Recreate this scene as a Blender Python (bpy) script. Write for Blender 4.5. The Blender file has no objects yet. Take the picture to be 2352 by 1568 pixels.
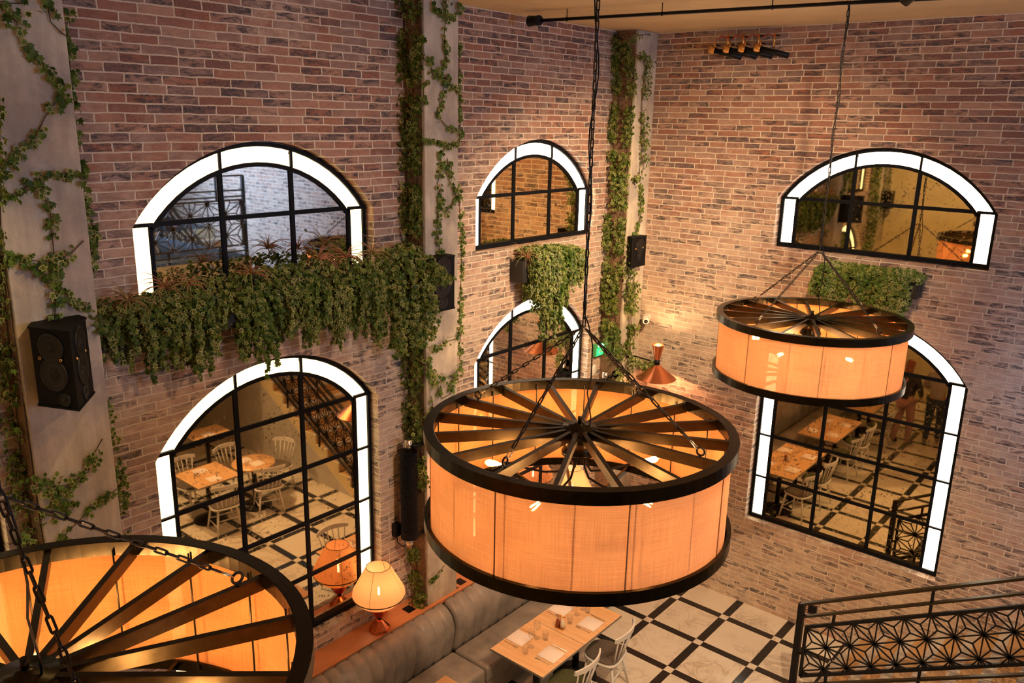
import bpy, bmesh, math, random
from math import sin, cos, pi, radians, sqrt, hypot, atan2
from mathutils import Vector, Matrix
random.seed(11)
SC = bpy.context.scene
COL = SC.collection
V = Vector

# ------------------------------------------------------------------ camera
FPX = 1896.11
def cam_axes(yaw=-0.6961731, p=-0.2627840, r=0.0209032):
    f = V((sin(yaw)*cos(p), cos(yaw)*cos(p), sin(p)))
    rt = V((cos(yaw), -sin(yaw), 0)); up = rt.cross(f)
    return rt*cos(r)+up*sin(r), -rt*sin(r)+up*cos(r), f
cd = bpy.data.cameras.new('camera'); cam = bpy.data.objects.new('camera', cd); COL.objects.link(cam)
cd.sensor_width = 36; cd.lens = FPX/2352*36; cd.clip_start = .05; cd.clip_end = 200
_r, _u, _f = cam_axes()
cam.matrix_world = Matrix(((_r.x, _u.x, -_f.x, 6.1122), (_r.y, _u.y, -_f.y, -9.5999), (_r.z, _u.z, -_f.z, 6.1282), (0, 0, 0, 1)))
SC.camera = cam

# ------------------------------------------------------------------ mesh builder
class MB:
    def __init__(s): s.v = []; s.f = []; s.m = []; s.s = []
    def face(s, idx, m=0, sm=False): s.f.append(tuple(idx)); s.m.append(m); s.s.append(sm)
    def add(s, vs, fs, m=0, sm=False):
        b = len(s.v); s.v.extend([tuple(p) for p in vs])
        for f in fs: s.face([b+i for i in f], m, sm)
    def box(s, a, b, m=0, M=None, bev=0):
        x0, y0, z0 = a; x1, y1, z1 = b
        if bev > 0:
            return s.rbox(a, b, bev, m, M)
        vs = [V((x, y, z)) for z in (z0, z1) for y in (y0, y1) for x in (x0, x1)]
        if M is not None: vs = [M @ p for p in vs]
        s.add(vs, [(0,2,3,1),(4,5,7,6),(0,1,5,4),(2,6,7,3),(0,4,6,2),(1,3,7,5)], m)
    def rbox(s, a, b, r, m=0, M=None, n=3):
        # box with rounded vertical+horizontal edges built from a bevelled cube
        bm = bmesh.new(); bmesh.ops.create_cube(bm, size=1)
        for v in bm.verts:
            v.co = V(((a[0]+b[0])/2+v.co.x*(b[0]-a[0]), (a[1]+b[1])/2+v.co.y*(b[1]-a[1]), (a[2]+b[2])/2+v.co.z*(b[2]-a[2])))
        bmesh.ops.bevel(bm, geom=list(bm.edges), offset=r, segments=n, profile=.5, affect='EDGES')
        if M is not None: bm.transform(M)
        bm.verts.index_update()
        s.add([v.co.copy() for v in bm.verts], [[v.index for v in f.verts] for f in bm.faces], m, True); bm.free()
    def tube(s, pts, r, n=8, m=0, closed=False, cap=True, rs=None, sm=True):
        pts = [V(p) for p in pts]; N = len(pts); b = len(s.v)
        up = None
        for i, p in enumerate(pts):
            if closed: t = pts[(i+1) % N]-pts[i-1]
            else: t = pts[min(i+1, N-1)]-pts[max(i-1, 0)]
            t.normalize()
            if up is None:
                up = V((0,0,1)) if abs(t.z) < .9 else V((1,0,0))
            a = (up-t*up.dot(t))
            if a.length < 1e-6: a = V((1,0,0))-t*t.x
            a.normalize(); c = t.cross(a); up = a
            rr = rs[i] if rs else r
            for k in range(n):
                an = 2*pi*k/n
                s.v.append(tuple(p+a*rr*cos(an)+c*rr*sin(an)))
        R = N if closed else N-1
        for i in range(R):
            j = (i+1) % N
            for k in range(n):
                k2 = (k+1) % n
                s.face((b+i*n+k, b+i*n+k2, b+j*n+k2, b+j*n+k), m, sm)
        if cap and not closed:
            s.face([b+k for k in range(n)][::-1], m); s.face([b+(N-1)*n+k for k in range(n)], m)
    def bar(s, p, q, w, h, m=0, up=V((0,0,1))):
        p, q, up = V(p), V(q), V(up)
        t = (q-p).normalized(); a = up-t*up.dot(t)
        if a.length < 1e-5: a = V((1,0,0))-t*t.x
        a.normalize(); c = t.cross(a)
        vs = [o+c*i*w/2+a*j*h/2 for o in (p, q) for j in (-1, 1) for i in (-1, 1)]
        s.add(vs, [(0,2,3,1),(4,5,7,6),(0,1,5,4),(2,6,7,3),(0,4,6,2),(1,3,7,5)], m)
    def lathe(s, prof, c=(0,0,0), n=32, m=0, sm=True, a0=0, a1=2*pi, M=None, closed=False):
        b = len(s.v); full = abs(a1-a0-2*pi) < 1e-6; N = n if full else n+1
        for k in range(N):
            an = a0+(a1-a0)*k/n
            for r, z in prof:
                p = V((c[0]+r*cos(an), c[1]+r*sin(an), c[2]+z))
                if M is not None: p = M @ p
                s.v.append(tuple(p))
        L = len(prof); E = L if closed else L-1
        for k in range(n):
            k2 = (k+1) % N
            for i in range(E):
                j = (i+1) % L
                s.face((b+k*L+i, b+k2*L+i, b+k2*L+j, b+k*L+j), m, sm)
    def cyl(s, p, q, r, n=16, m=0, r2=None):
        s.tube([p, q], r, n, m, rs=[r, r if r2 is None else r2])
    def prism(s, poly, f0, f1, m=0):
        # poly: list of 2d pts, f0/f1 map 2d -> 3d for the two caps
        n = len(poly); s.add([f0(p) for p in poly]+[f1(p) for p in poly], [list(range(n))[::-1], list(range(n, 2*n))]+[(i, (i+1) % n, n+(i+1) % n, n+i) for i in range(n)], m)
    def torus(s, c, R, r, axis=(0,0,1), n=16, k=6, m=0):
        a = V(axis).normalized(); t = V((1,0,0)) if abs(a.x) < .9 else V((0,1,0)); u = (t-a*t.dot(a)).normalized(); w = a.cross(u)
        s.tube([V(c)+u*R*cos(2*pi*i/n)+w*R*sin(2*pi*i/n) for i in range(n)], r, k, m, closed=True)
    def mesh(s, name, mats):
        me = bpy.data.meshes.new(name); me.from_pydata(s.v, [], s.f)
        mats = mats if isinstance(mats, (list, tuple)) else [mats]
        for x in mats: me.materials.append(x)
        me.polygons.foreach_set('material_index', s.m); me.polygons.foreach_set('use_smooth', s.s)
        me.update(); return me
    def build(s, name, mats, parent=None, recalc=True):
        me = s.mesh(name, mats)
        if recalc:
            bm = bmesh.new(); bm.from_mesh(me); bmesh.ops.recalc_face_normals(bm, faces=bm.faces); bm.to_mesh(me); bm.free()
        o = bpy.data.objects.new(name, me); COL.objects.link(o)
        if parent: o.parent = parent
        return o
def tag(o, label=None, cat=None, group=None, kind=None):
    if label: o['label'] = label
    if cat: o['category'] = cat
    if group: o['group'] = group
    if kind: o['kind'] = kind
    return o
def empty(name, loc=(0,0,0), rz=0, label=None, cat=None, group=None, kind=None):
    o = bpy.data.objects.new(name, None); COL.objects.link(o); o.location = loc; o.rotation_euler = (0,0,rz); o.empty_display_size = .05
    return tag(o, label, cat, group, kind)
def copy_tree(o, parent=None):
    c = o.copy(); COL.objects.link(c)
    if parent: c.parent = parent
    for ch in list(o.children): copy_tree(ch, c)
    return c
def place(o, loc, rz=0, label=None, cat=None, group=None):
    o.location = loc; o.rotation_euler = (0,0,rz); return tag(o, label, cat, group)

# ------------------------------------------------------------------ materials
class NT:
    def __init__(s, name):
        s.mat = bpy.data.materials.new(name); s.mat.use_nodes = True; s.t = s.mat.node_tree; s.n = s.t.nodes; s.l = s.t.links
        s.b = s.n['Principled BSDF']; s.out = s.n['Material Output']
    def new(s, typ, **kw):
        n = s.n.new(typ)
        for k, v in kw.items(): setattr(n, k, v)
        return n
    def link(s, a, b): s.l.new(a, b)
    def put(s, sock, v):
        if hasattr(v, 'links') or isinstance(v, bpy.types.NodeSocket): s.l.new(v, sock)
        else: sock.default_value = v
    def math(s, op, a, b=None, c=None, clamp=False):
        n = s.new('ShaderNodeMath', operation=op, use_clamp=clamp); s.put(n.inputs[0], a)
        if b is not None: s.put(n.inputs[1], b)
        if c is not None: s.put(n.inputs[2], c)
        return n.outputs[0]
    def mix(s, f, a, b, blend='MIX'):
        n = s.new('ShaderNodeMix', data_type='RGBA', blend_type=blend); s.put(n.inputs[0], f)
        for k, v in ((6, a), (7, b)): s.put(n.inputs[k], (*v, 1) if isinstance(v, tuple) and len(v) == 3 else v)
        return n.outputs[2]
    def noise(s, vec, scale, detail=3, rough=.5, dist=0):
        n = s.new('ShaderNodeTexNoise'); n.inputs['Scale'].default_value = scale; n.inputs['Detail'].default_value = detail
        n.inputs['Roughness'].default_value = rough; n.inputs['Distortion'].default_value = dist
        if vec is not None: s.link(vec, n.inputs['Vector'])
        return n.outputs['Fac'], n.outputs['Color']
    def ramp(s, f, stops, interp='LINEAR'):
        n = s.new('ShaderNodeValToRGB'); n.color_ramp.interpolation = interp
        e = n.color_ramp.elements
        while len(e) < len(stops): e.new(.5)
        for i, (p, c) in enumerate(stops): e[i].position = p; e[i].color = (*c, 1) if len(c) == 3 else c
        s.put(n.inputs[0], f); return n.outputs[0]
    def mapr(s, v, a, b, c=0, d=1):
        n = s.new('ShaderNodeMapRange', clamp=True); s.put(n.inputs[0], v)
        for i, x in enumerate((a, b, c, d)): n.inputs[i+1].default_value = x
        return n.outputs[0]
    def coord(s): return s.new('ShaderNodeTexCoord').outputs['Object']
    def bump(s, h, st=.3, dist=.01):
        n = s.new('ShaderNodeBump'); n.inputs['Strength'].default_value = st; n.inputs['Distance'].default_value = dist
        s.link(h, n.inputs['Height']); s.link(n.outputs[0], s.b.inputs['Normal'])
def mat(name, col, rough=.5, metal=0, var=0, vscale=8, bump=0, bscale=40, spec=.5, stretch=None):
    t = NT(name); b = t.b
    b.inputs['Base Color'].default_value = (*col, 1); b.inputs['Roughness'].default_value = rough; b.inputs['Metallic'].default_value = metal
    b.inputs['Specular IOR Level'].default_value = spec
    co = t.coord()
    if stretch:
        mp = t.new('ShaderNodeMapping'); mp.inputs['Scale'].default_value = stretch; t.link(co, mp.inputs[0]); co = mp.outputs[0]
    if var:
        f, _ = t.noise(co, vscale, 5, .6)
        f = t.mapr(f, .3, .7)
        dk = tuple(c*(1-var) for c in col); lt = tuple(min(1, c*(1+var*.6)) for c in col)
        t.link(t.mix(f, dk, lt), b.inputs['Base Color'])
    if bump:
        f, _ = t.noise(co, bscale, 4); t.bump(f, bump, .004)
    return t.mat
def emis(name, col, st):
    t = NT(name); t.b.inputs['Base Color'].default_value = (*col, 1); t.b.inputs['Emission Color'].default_value = (*col, 1); t.b.inputs['Emission Strength'].default_value = st
    return t.mat

def brick_mat():
    t = NT('whitewashed_brick'); co = t.coord()
    sp = t.new('ShaderNodeSeparateXYZ'); t.link(co, sp.inputs[0])
    g = t.new('ShaderNodeNewGeometry'); sn = t.new('ShaderNodeSeparateXYZ'); t.link(g.outputs['True Normal'], sn.inputs[0])
    ax = t.math('ABSOLUTE', sn.outputs[0]); sel = t.math('GREATER_THAN', ax, .6)
    u = t.math('ADD', t.math('MULTIPLY', sel, sp.outputs[1]), t.math('MULTIPLY', t.math('SUBTRACT', 1., sel), sp.outputs[0]))
    # small wobble so courses and joints are not ruler straight
    n1, nc = t.noise(co, 5.5, 3); sc = t.new('ShaderNodeSeparateColor'); t.link(nc, sc.inputs[0])
    n1b, ncb = t.noise(co, 38, 3); sb = t.new('ShaderNodeSeparateColor'); t.link(ncb, sb.inputs[0])
    def wob(base, a, b, k1, k2): return t.math('ADD', t.math('ADD', base, t.math('MULTIPLY', t.math('SUBTRACT', a, .5), k1)), t.math('MULTIPLY', t.math('SUBTRACT', b, .5), k2))
    uu = wob(u, sc.outputs[0], sb.outputs[0], .03, .012); vv = wob(sp.outputs[2], sc.outputs[1], sb.outputs[1], .018, .008)
    cb = t.new('ShaderNodeCombineXYZ'); t.link(uu, cb.inputs[0]); t.link(vv, cb.inputs[1])
    br = t.new('ShaderNodeTexBrick', offset=.5, offset_frequency=2, squash=.78, squash_frequency=3)
    t.link(cb.outputs[0], br.inputs['Vector'])
    br.inputs['Color1'].default_value = (0,0,0,1); br.inputs['Color2'].default_value = (1,1,1,1); br.inputs['Mortar'].default_value = (.5,.5,.5,1)
    for k, v in (('Scale', 1), ('Mortar Size', .0070), ('Mortar Smooth', .3), ('Bias', 0), ('Brick Width', .275), ('Row Height', .0672)): br.inputs[k].default_value = v
    rnd = br.outputs['Color']; mort = br.outputs['Fac']
    tone = t.ramp(rnd, [(0, (.17,.10,.095)), (.18, (.33,.125,.08)), (.38, (.46,.24,.17)), (.6, (.30,.19,.16)), (.8, (.52,.31,.22)), (1, (.36,.13,.075))])
    # large pale drifts where the whitewash is thicker
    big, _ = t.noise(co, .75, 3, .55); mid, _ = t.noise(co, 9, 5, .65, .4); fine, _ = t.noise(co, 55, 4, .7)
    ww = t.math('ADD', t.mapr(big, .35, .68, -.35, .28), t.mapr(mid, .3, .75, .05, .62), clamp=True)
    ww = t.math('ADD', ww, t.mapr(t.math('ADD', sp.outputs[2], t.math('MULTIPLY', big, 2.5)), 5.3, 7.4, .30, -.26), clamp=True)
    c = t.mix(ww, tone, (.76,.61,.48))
    # soot-dark smudges with ragged edges, some bricks only
    mp = t.new('ShaderNodeMapping'); mp.inputs['Scale'].default_value = (7, 7, 26); t.link(co, mp.inputs[0])
    dk, _ = t.noise(mp.outputs[0], 1.0, 6, .75, .8)
    sel2 = t.ramp(t.math('FRACT', t.math('MULTIPLY', rnd, 7.31)), [(0, (1,1,1)), (.36, (1,1,1)), (.46, (.25,.25,.25)), (1, (.05,.05,.05))])
    dm = t.math('MULTIPLY', t.mapr(dk, .44, .60), t.math('ADD', t.math('MULTIPLY', sel2, .82), .18))
    c = t.mix(dm, c, (.045,.042,.055))
    c = t.mix(t.mapr(fine, .3, .7, 0, .25), c, t.mix(.5, c, (.85,.7,.55)))
    mo = t.mix(mid, (.66,.55,.43), (.86,.73,.58))
    c = t.mix(mort, c, mo)
    t.link(c, t.b.inputs['Base Color']); t.b.inputs['Roughness'].default_value = .9; t.b.inputs['Specular IOR Level'].default_value = .2
    h = t.math('ADD', t.math('MULTIPLY', mort, -.55), t.math('ADD', t.math('MULTIPLY', mid, .5), t.math('MULTIPLY', dk, .35)))
    t.bump(h, .8, .012)
    return t.mat
def concrete_mat():
    t = NT('board_marked_concrete'); co = t.coord()
    mp = t.new('ShaderNodeMapping'); mp.inputs['Scale'].default_value = (6, 6, .8); t.link(co, mp.inputs[0])
    a, _ = t.noise(mp.outputs[0], 1.5, 5, .6); b, _ = t.noise(co, 2.2, 5, .6); p, _ = t.noise(co, 60, 3, .6); pit, _ = t.noise(co, 24, 2, .5)
    c = t.mix(t.mapr(a, .3, .7), (.46,.39,.29), (.76,.67,.53)); c = t.mix(t.mapr(b, .42, .62, 0, .7), c, (.30,.26,.24))
    c = t.mix(t.mapr(p, .62, .75, 0, .6), c, (.2,.16,.13))
    t.link(c, t.b.inputs['Base Color']); t.b.inputs['Roughness'].default_value = .85
    t.bump(t.math('ADD', p, t.math('MULTIPLY', pit, 1.2)), .4, .008)
    return t.mat
def ceiling_mat():
    t = NT('painted_concrete_ceiling'); co = t.coord(); a, _ = t.noise(co, 1.1, 6, .65, .5); b, _ = t.noise(co, 20, 4)
    c = t.mix(t.mapr(a, .35, .7), (.60,.44,.26), (.72,.55,.34)); t.link(t.mix(t.mapr(b, .6, .8, 0, .4), c, (.4,.32,.24)), t.b.inputs['Base Color'])
    sp = t.new('ShaderNodeSeparateXYZ'); t.link(co, sp.inputs[0])
    t.b.inputs['Roughness'].default_value = .9; t.bump(b, .15, .01); return t.mat
def floor_mat():
    t = NT('marble_and_black_strip_tiles'); co = t.coord(); sp = t.new('ShaderNodeSeparateXYZ'); t.link(co, sp.inputs[0])
    P, W = .7015, .05
    def d(o, off):  # distance to the nearest strip centre line
        x = t.math('FRACT', t.math('DIVIDE', t.math('SUBTRACT', o, off), P)); return t.math('MULTIPLY', t.math('MINIMUM', x, t.math('SUBTRACT', 1., x)), P)
    dx = d(sp.outputs[0], 1.562-7*P); dy = d(sp.outputs[1], -1.327-20*P)
    a = t.math('LESS_THAN', dx, W); b = t.math('LESS_THAN', dy, W)
    black = t.math('ABSOLUTE', t.math('SUBTRACT', a, b))
    j = t.math('MINIMUM', t.math('ABSOLUTE', t.math('SUBTRACT', dx, W)), t.math('ABSOLUTE', t.math('SUBTRACT', dy, W)))
    joint = t.math('LESS_THAN', j, .0012)
    tx = t.math('FLOOR', t.math('DIVIDE', t.math('SUBTRACT', sp.outputs[0], 1.562-7*P), P)); ty = t.math('FLOOR', t.math('DIVIDE', t.math('SUBTRACT', sp.outputs[1], -1.327-20*P), P))
    cb = t.new('ShaderNodeCombineXYZ'); t.link(tx, cb.inputs[0]); t.link(ty, cb.inputs[1])
    wn = t.new('ShaderNodeTexWhiteNoise'); t.link(cb.outputs[0], wn.inputs['Vector'])
    off = t.new('ShaderNodeVectorMath', operation='SCALE'); t.link(wn.outputs['Color'], off.inputs[0]); off.inputs['Scale'].default_value = 9
    ad = t.new('ShaderNodeVectorMath', operation='ADD'); t.link(co, ad.inputs[0]); t.link(off.outputs[0], ad.inputs[1])
    v1, _ = t.noise(ad.outputs[0], 2.6, 7, .62, 1.6); v2, _ = t.noise(ad.outputs[0], 1.3, 3, .5, .8)
    vein = t.mapr(t.math('ABSOLUTE', t.math('SUBTRACT', v1, .5)), 0, .05, 1, 0)
    mb = t.mix(t.math('MULTIPLY', vein, t.mapr(v2, .42, .66, 0, .75)), (.74,.68,.58), (.30,.25,.20))
    mb = t.mix(t.mapr(v2, .5, .7, 0, .4), mb, (.60,.50,.38)); mb = t.mix(t.mapr(wn.outputs['Value'], 0, 1, 0, .18), mb, (.5,.42,.33))
    c = t.mix(black, mb, (.012,.012,.014)); c = t.mix(joint, c, (.25,.2,.16))
    t.link(c, t.b.inputs['Base Color']); t.b.inputs['Roughness'].default_value = .22; t.b.inputs['Coat Weight'].default_value = .15
    return t.mat
def wood_mat(name, c1, c2, axis='y', rough=.4, sc=1.0):
    t = NT(name); co = t.coord(); mp = t.new('ShaderNodeMapping')
    mp.inputs['Scale'].default_value = {'y': (14*sc, 1.2*sc, 14*sc), 'x': (1.2*sc, 14*sc, 14*sc), 'z': (14*sc, 14*sc, 1.2*sc)}[axis]; t.link(co, mp.inputs[0])
    a, _ = t.noise(mp.outputs[0], 1.6, 6, .6, .6); b, _ = t.noise(mp.outputs[0], 9, 3, .5)
    c = t.mix(t.mapr(a, .3, .72), c1, c2); c = t.mix(t.mapr(b, .5, .8, 0, .25), c, tuple(x*.6 for x in c1))
    t.link(c, t.b.inputs['Base Color']); t.b.inputs['Roughness'].default_value = rough; return t.mat
def linen_mat():
    # woven drum-shade linen: part diffuse, mostly translucent, a little open between the threads
    t = NT('orange_linen_shade'); uv = t.new('ShaderNodeTexCoord').outputs['Object']
    sp = t.new('ShaderNodeSeparateXYZ'); t.link(uv, sp.inputs[0]); an = t.math('ARCTAN2', sp.outputs[1], sp.outputs[0])
    cb = t.new('ShaderNodeCombineXYZ'); t.link(t.math('MULTIPLY', an, .87), cb.inputs[0]); t.link(sp.outputs[2], cb.inputs[1])
    def th(sx, sy):
        mp = t.new('ShaderNodeMapping'); mp.inputs['Scale'].default_value = (sx, sy, 1); t.link(cb.outputs[0], mp.inputs[0]); return t.noise(mp.outputs[0], 1, 2, .5)[0]
    w = t.math('ADD', t.math('MULTIPLY', th(210, 4), .5), t.math('MULTIPLY', th(4, 210), .5))
    slub = t.math('MAXIMUM', t.mapr(th(18, 230), .62, .74), t.mapr(th(230, 18), .64, .78))
    big, _ = t.noise(cb.outputs[0], 3, 2)
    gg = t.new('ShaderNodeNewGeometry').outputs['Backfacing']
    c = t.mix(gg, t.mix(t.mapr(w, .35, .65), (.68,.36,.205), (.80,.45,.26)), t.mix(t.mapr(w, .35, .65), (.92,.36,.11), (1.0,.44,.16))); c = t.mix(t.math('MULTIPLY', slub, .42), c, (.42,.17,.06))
    c = t.mix(t.mapr(big, .35, .7, 0, .2), c, (.95,.5,.2))
    d = t.new('ShaderNodeBsdfDiffuse'); tr = t.new('ShaderNodeBsdfTranslucent'); tp = t.new('ShaderNodeBsdfTransparent')
    t.link(c, d.inputs[0]); t.link(c, tr.inputs[0]); tp.inputs[0].default_value = (1,.7,.4,1)
    m1 = t.new('ShaderNodeMixShader'); m1.inputs[0].default_value = .44; t.link(d.outputs[0], m1.inputs[1]); t.link(tr.outputs[0], m1.inputs[2])
    m2 = t.new('ShaderNodeMixShader'); t.link(t.mapr(w, .4, .7, .10, .02), m2.inputs[0]); t.link(m1.outputs[0], m2.inputs[1]); t.link(tp.outputs[0], m2.inputs[2])
    t.link(m2.outputs[0], t.out.inputs[0]); return t.mat
def shade_mat(name, col, mixv=.5, tp=.04):
    t = NT(name); co = t.coord(); f, _ = t.noise(co, 120, 3); c = t.mix(t.mapr(f, .3, .7), tuple(x*.9 for x in col), col)
    d = t.new('ShaderNodeBsdfDiffuse'); tr = t.new('ShaderNodeBsdfTranslucent'); q = t.new('ShaderNodeBsdfTransparent')
    t.link(c, d.inputs[0]); t.link(c, tr.inputs[0]); m1 = t.new('ShaderNodeMixShader'); m1.inputs[0].default_value = mixv
    t.link(d.outputs[0], m1.inputs[1]); t.link(tr.outputs[0], m1.inputs[2]); m2 = t.new('ShaderNodeMixShader'); m2.inputs[0].default_value = tp
    t.link(m1.outputs[0], m2.inputs[1]); t.link(q.outputs[0], m2.inputs[2]); t.link(m2.outputs[0], t.out.inputs[0]); return t.mat
def mirror_mat(name, col):
    t = NT(name); co = t.coord(); a, _ = t.noise(co, 26, 5, .75, .3); b, _ = t.noise(co, 1.6, 3); c3, _ = t.noise(co, 60, 3, .7)
    s = t.math('MULTIPLY', t.mapr(a, .58, .63), t.mapr(b, .42, .6)); s2 = t.math('MULTIPLY', t.mapr(c3, .68, .74), t.mapr(b, .4, .65))
    f = t.math('MAXIMUM', s, s2)
    t.link(t.mix(f, col, (.12,.08,.05)), t.b.inputs['Base Color']); t.b.inputs['Metallic'].default_value = 1
    t.link(t.mapr(f, 0, 1, .02, .5), t.b.inputs['Roughness']); return t.mat
def leaf_mat(name, dark, lite, edge, amt):
    t = NT(name); at = t.new('ShaderNodeAttribute', attribute_name='leaf'); sp = t.new('ShaderNodeSeparateColor'); t.link(at.outputs['Color'], sp.inputs[0])
    g = t.mix(sp.outputs[1], dark, lite); f = t.math('MULTIPLY', t.mapr(sp.outputs[0], .62, .9), t.math('MULTIPLY', t.mapr(sp.outputs[2], 1-amt-.15, 1-amt+.15), .9))
    c = t.mix(f, g, edge); d = t.b; t.link(c, d.inputs['Base Color']); d.inputs['Roughness'].default_value = .5; d.inputs['Specular IOR Level'].default_value = .3
    tr = t.new('ShaderNodeBsdfTranslucent'); t.link(t.mix(.4, c, (.2,.3,.03)), tr.inputs[0]); m = t.new('ShaderNodeMixShader'); m.inputs[0].default_value = .22
    t.link(d.outputs[0], m.inputs[1]); t.link(tr.outputs[0], m.inputs[2]); t.link(m.outputs[0], t.out.inputs[0]); return t.mat
def leather_mat():
    t = NT('blue_grey_leather'); co = t.coord(); a, _ = t.noise(co, 4, 5, .6); b, _ = t.noise(co, 90, 3)
    t.link(t.mix(t.mapr(a, .3, .7), (.17,.155,.145), (.33,.29,.255)), t.b.inputs['Base Color']); t.b.inputs['Roughness'].default_value = .42; t.bump(b, .12, .002); return t.mat
def glass_mat():
    t = NT('clear_glass'); t.b.inputs['Base Color'].default_value = (.97,.97,.97,1)
    a = t.new('ShaderNodeBsdfTransparent'); g = t.new('ShaderNodeBsdfGlossy'); g.inputs['Roughness'].default_value = .05; fr = t.new('ShaderNodeLayerWeight'); fr.inputs[0].default_value = .5
    a.inputs[0].default_value = (.98,.98,.98,1); m = t.new('ShaderNodeMixShader'); t.link(t.mapr(t.math('POWER', fr.outputs['Facing'], 3), 0, 1, .04, .55), m.inputs[0]); t.link(a.outputs[0], m.inputs[1]); t.link(g.outputs[0], m.inputs[2]); t.link(m.outputs[0], t.out.inputs[0]); return t.mat
def net_mat():
    t = NT('coir_netting'); co = t.coord(); a, _ = t.noise(co, 130, 2); b, _ = t.noise(co, 5, 3)
    t.link(t.mix(t.mapr(a, .4, .6), (.10,.055,.03), t.mix(b, (.28,.17,.09), (.40,.26,.15))), t.b.inputs['Base Color']); t.b.inputs['Roughness'].default_value = .95; t.bump(a, .8, .006); return t.mat
M = dict(
 brick=brick_mat(), conc=concrete_mat(), ceil=ceiling_mat(), floor=floor_mat(), linen=linen_mat(), leather=leather_mat(), glass=glass_mat(), net=net_mat(),
 black=mat('black_steel', (.006,.006,.008), .42, .3, spec=.3), blackbar=mat('matt_black_frame', (.004,.005,.008), .55, 0, spec=.15), bronze=mat('dark_bronze', (.055,.043,.028), .32, .85),
 spokem=mat('brassy_steel_spokes', (.055,.040,.020), .32, .95, var=.3, vscale=20), wheel=mat('blackened_steel', (.035,.027,.015), .27, .95, var=.3, vscale=20), iron=mat('dark_iron_chain', (.035,.028,.022), .45, .8), chrome=mat('brushed_chrome', (.75,.68,.6), .22, 1),
 copper=mat('polished_copper', (.85,.32,.16), .25, 1), copper2=mat('copper_coated_glass', (.75,.2,.08), .12, .9), tablewood=wood_mat('oak_veneer', (.70,.38,.16), (.84,.52,.26), 'x', .35),
 ledgewood=wood_mat('stained_ledge_wood', (.58,.21,.08), (.68,.28,.12), 'y', .4), stepwood=wood_mat('stair_oak', (.42,.24,.10), (.55,.34,.16), 'y', .45),
 edge=mat('grey_table_edge', (.22,.2,.18), .5), white=mat('white_lacquer', (.72,.70,.68), .35), cushion=mat('taupe_seat_pad', (.13,.10,.08), .8, var=.25, vscale=30), green=mat('olive_seat_pad', (.09,.09,.035), .8, var=.2, vscale=30),
 napkin=mat('paper_napkin', (.86,.74,.66), .8), steel=mat('cutlery_steel', (.8,.74,.66), .18, 1), frost=mat('bulb_cap_brass', (.5,.33,.14), .35, 1),
 strip=emis('opal_light_panel_cream', (1.0,.78,.42), 2.1), strip2=emis('opal_light_panel_white', (1.0,.86,.64), 4.5), fil=emis('bulb_filament', (1.0,.62,.28), 420.0), exitg=emis('exit_sign_green', (.02,.8,.15), 2.2), exitw=emis('exit_sign_glow', (.25,1,.5), 9.0),
 exitbox=mat('pale_green_plastic', (.08,.42,.16), .4), mir=mirror_mat('aged_mirror', (.88,.84,.76)), mir_warm=mirror_mat('honey_aged_mirror', (.90,.74,.48)), mir_amber=mirror_mat('amber_aged_mirror', (.78,.62,.36)),
 box=mat('planter_black', (.02,.018,.017), .6), spk=mat('loudspeaker_black', (.004,.004,.005), .7, spec=.2, bump=.15, bscale=150), cone=mat('speaker_cone', (.012,.011,.011), .4, spec=.3), brass=mat('small_brass', (.8,.45,.16), .3, 1),
 orange=mat('orange_rubber_ring', (.75,.28,.08), .5), red=mat('red_cable', (.45,.03,.02), .5), plast=mat('white_plastic', (.78,.74,.66), .4), lens=mat('lens_black', (.01,.01,.01), .1),
 stone=mat('step_nosing_stone', (.52,.45,.37), .5, var=.2), plaster=mat('grey_render', (.50,.47,.43), .8, var=.12, vscale=3), cream=mat('cream_plaster', (.70,.58,.36), .8, var=.15, vscale=2, bump=.1), carpet=mat('blue_grey_carpet', (.045,.06,.07), .95, var=.3, vscale=40),
 linenA=shade_mat('pale_linen_lampshade', (.96,.56,.32), .5, .04), stem=mat('vine_stem', (.09,.05,.03), .8), air=mat('airplant_rust', (.50,.20,.11), .55, var=.3, vscale=12), airg=mat('airplant_green', (.35,.30,.10), .55, var=.3, vscale=12),
 leafA=leaf_mat('ivy_leaf_variegated', (.03,.065,.008), (.15,.21,.028), (.75,.70,.28), .5), leafB=leaf_mat('ivy_leaf_green', (.025,.07,.010), (.14,.23,.03), (.6,.55,.2), .2), leafC=leaf_mat('ivy_leaf_pale', (.05,.11,.03), (.16,.24,.05), (.7,.68,.38), .5),
)
def bulbglass():
    t = NT('clear_bulb_glass'); a = t.new('ShaderNodeBsdfTransparent'); g = t.new('ShaderNodeBsdfGlossy'); g.inputs['Roughness'].default_value = .03; fr = t.new('ShaderNodeLayerWeight')
    a.inputs[0].default_value = (1,.93,.82,1); m = t.new('ShaderNodeMixShader'); t.link(t.mapr(t.math('POWER', fr.outputs['Facing'], 3), 0, 1, .03, .5), m.inputs[0]); t.link(a.outputs[0], m.inputs[1]); t.link(g.outputs[0], m.inputs[2]); t.link(m.outputs[0], t.out.inputs[0]); return t.mat
M['bulb'] = bulbglass()
def light(name, typ, loc, energy, col=(1,.7,.42), size=.05, target=None, spot=None, blend=.6, parent=None, sy=None):
    d = bpy.data.lights.new(name, typ); d.energy = energy; d.color = col
    if typ == 'AREA':
        d.size = size
        if sy: d.shape = 'RECTANGLE'; d.size_y = sy
    else: d.shadow_soft_size = size
    if typ == 'SPOT': d.spot_size = radians(spot); d.spot_blend = blend
    o = bpy.data.objects.new(name, d); COL.objects.link(o); o.location = loc
    if target is not None: o.rotation_euler = (V(target)-V(loc)).to_track_quat('-Z', 'Y').to_euler()
    if parent: o.parent = parent
    return o

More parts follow.
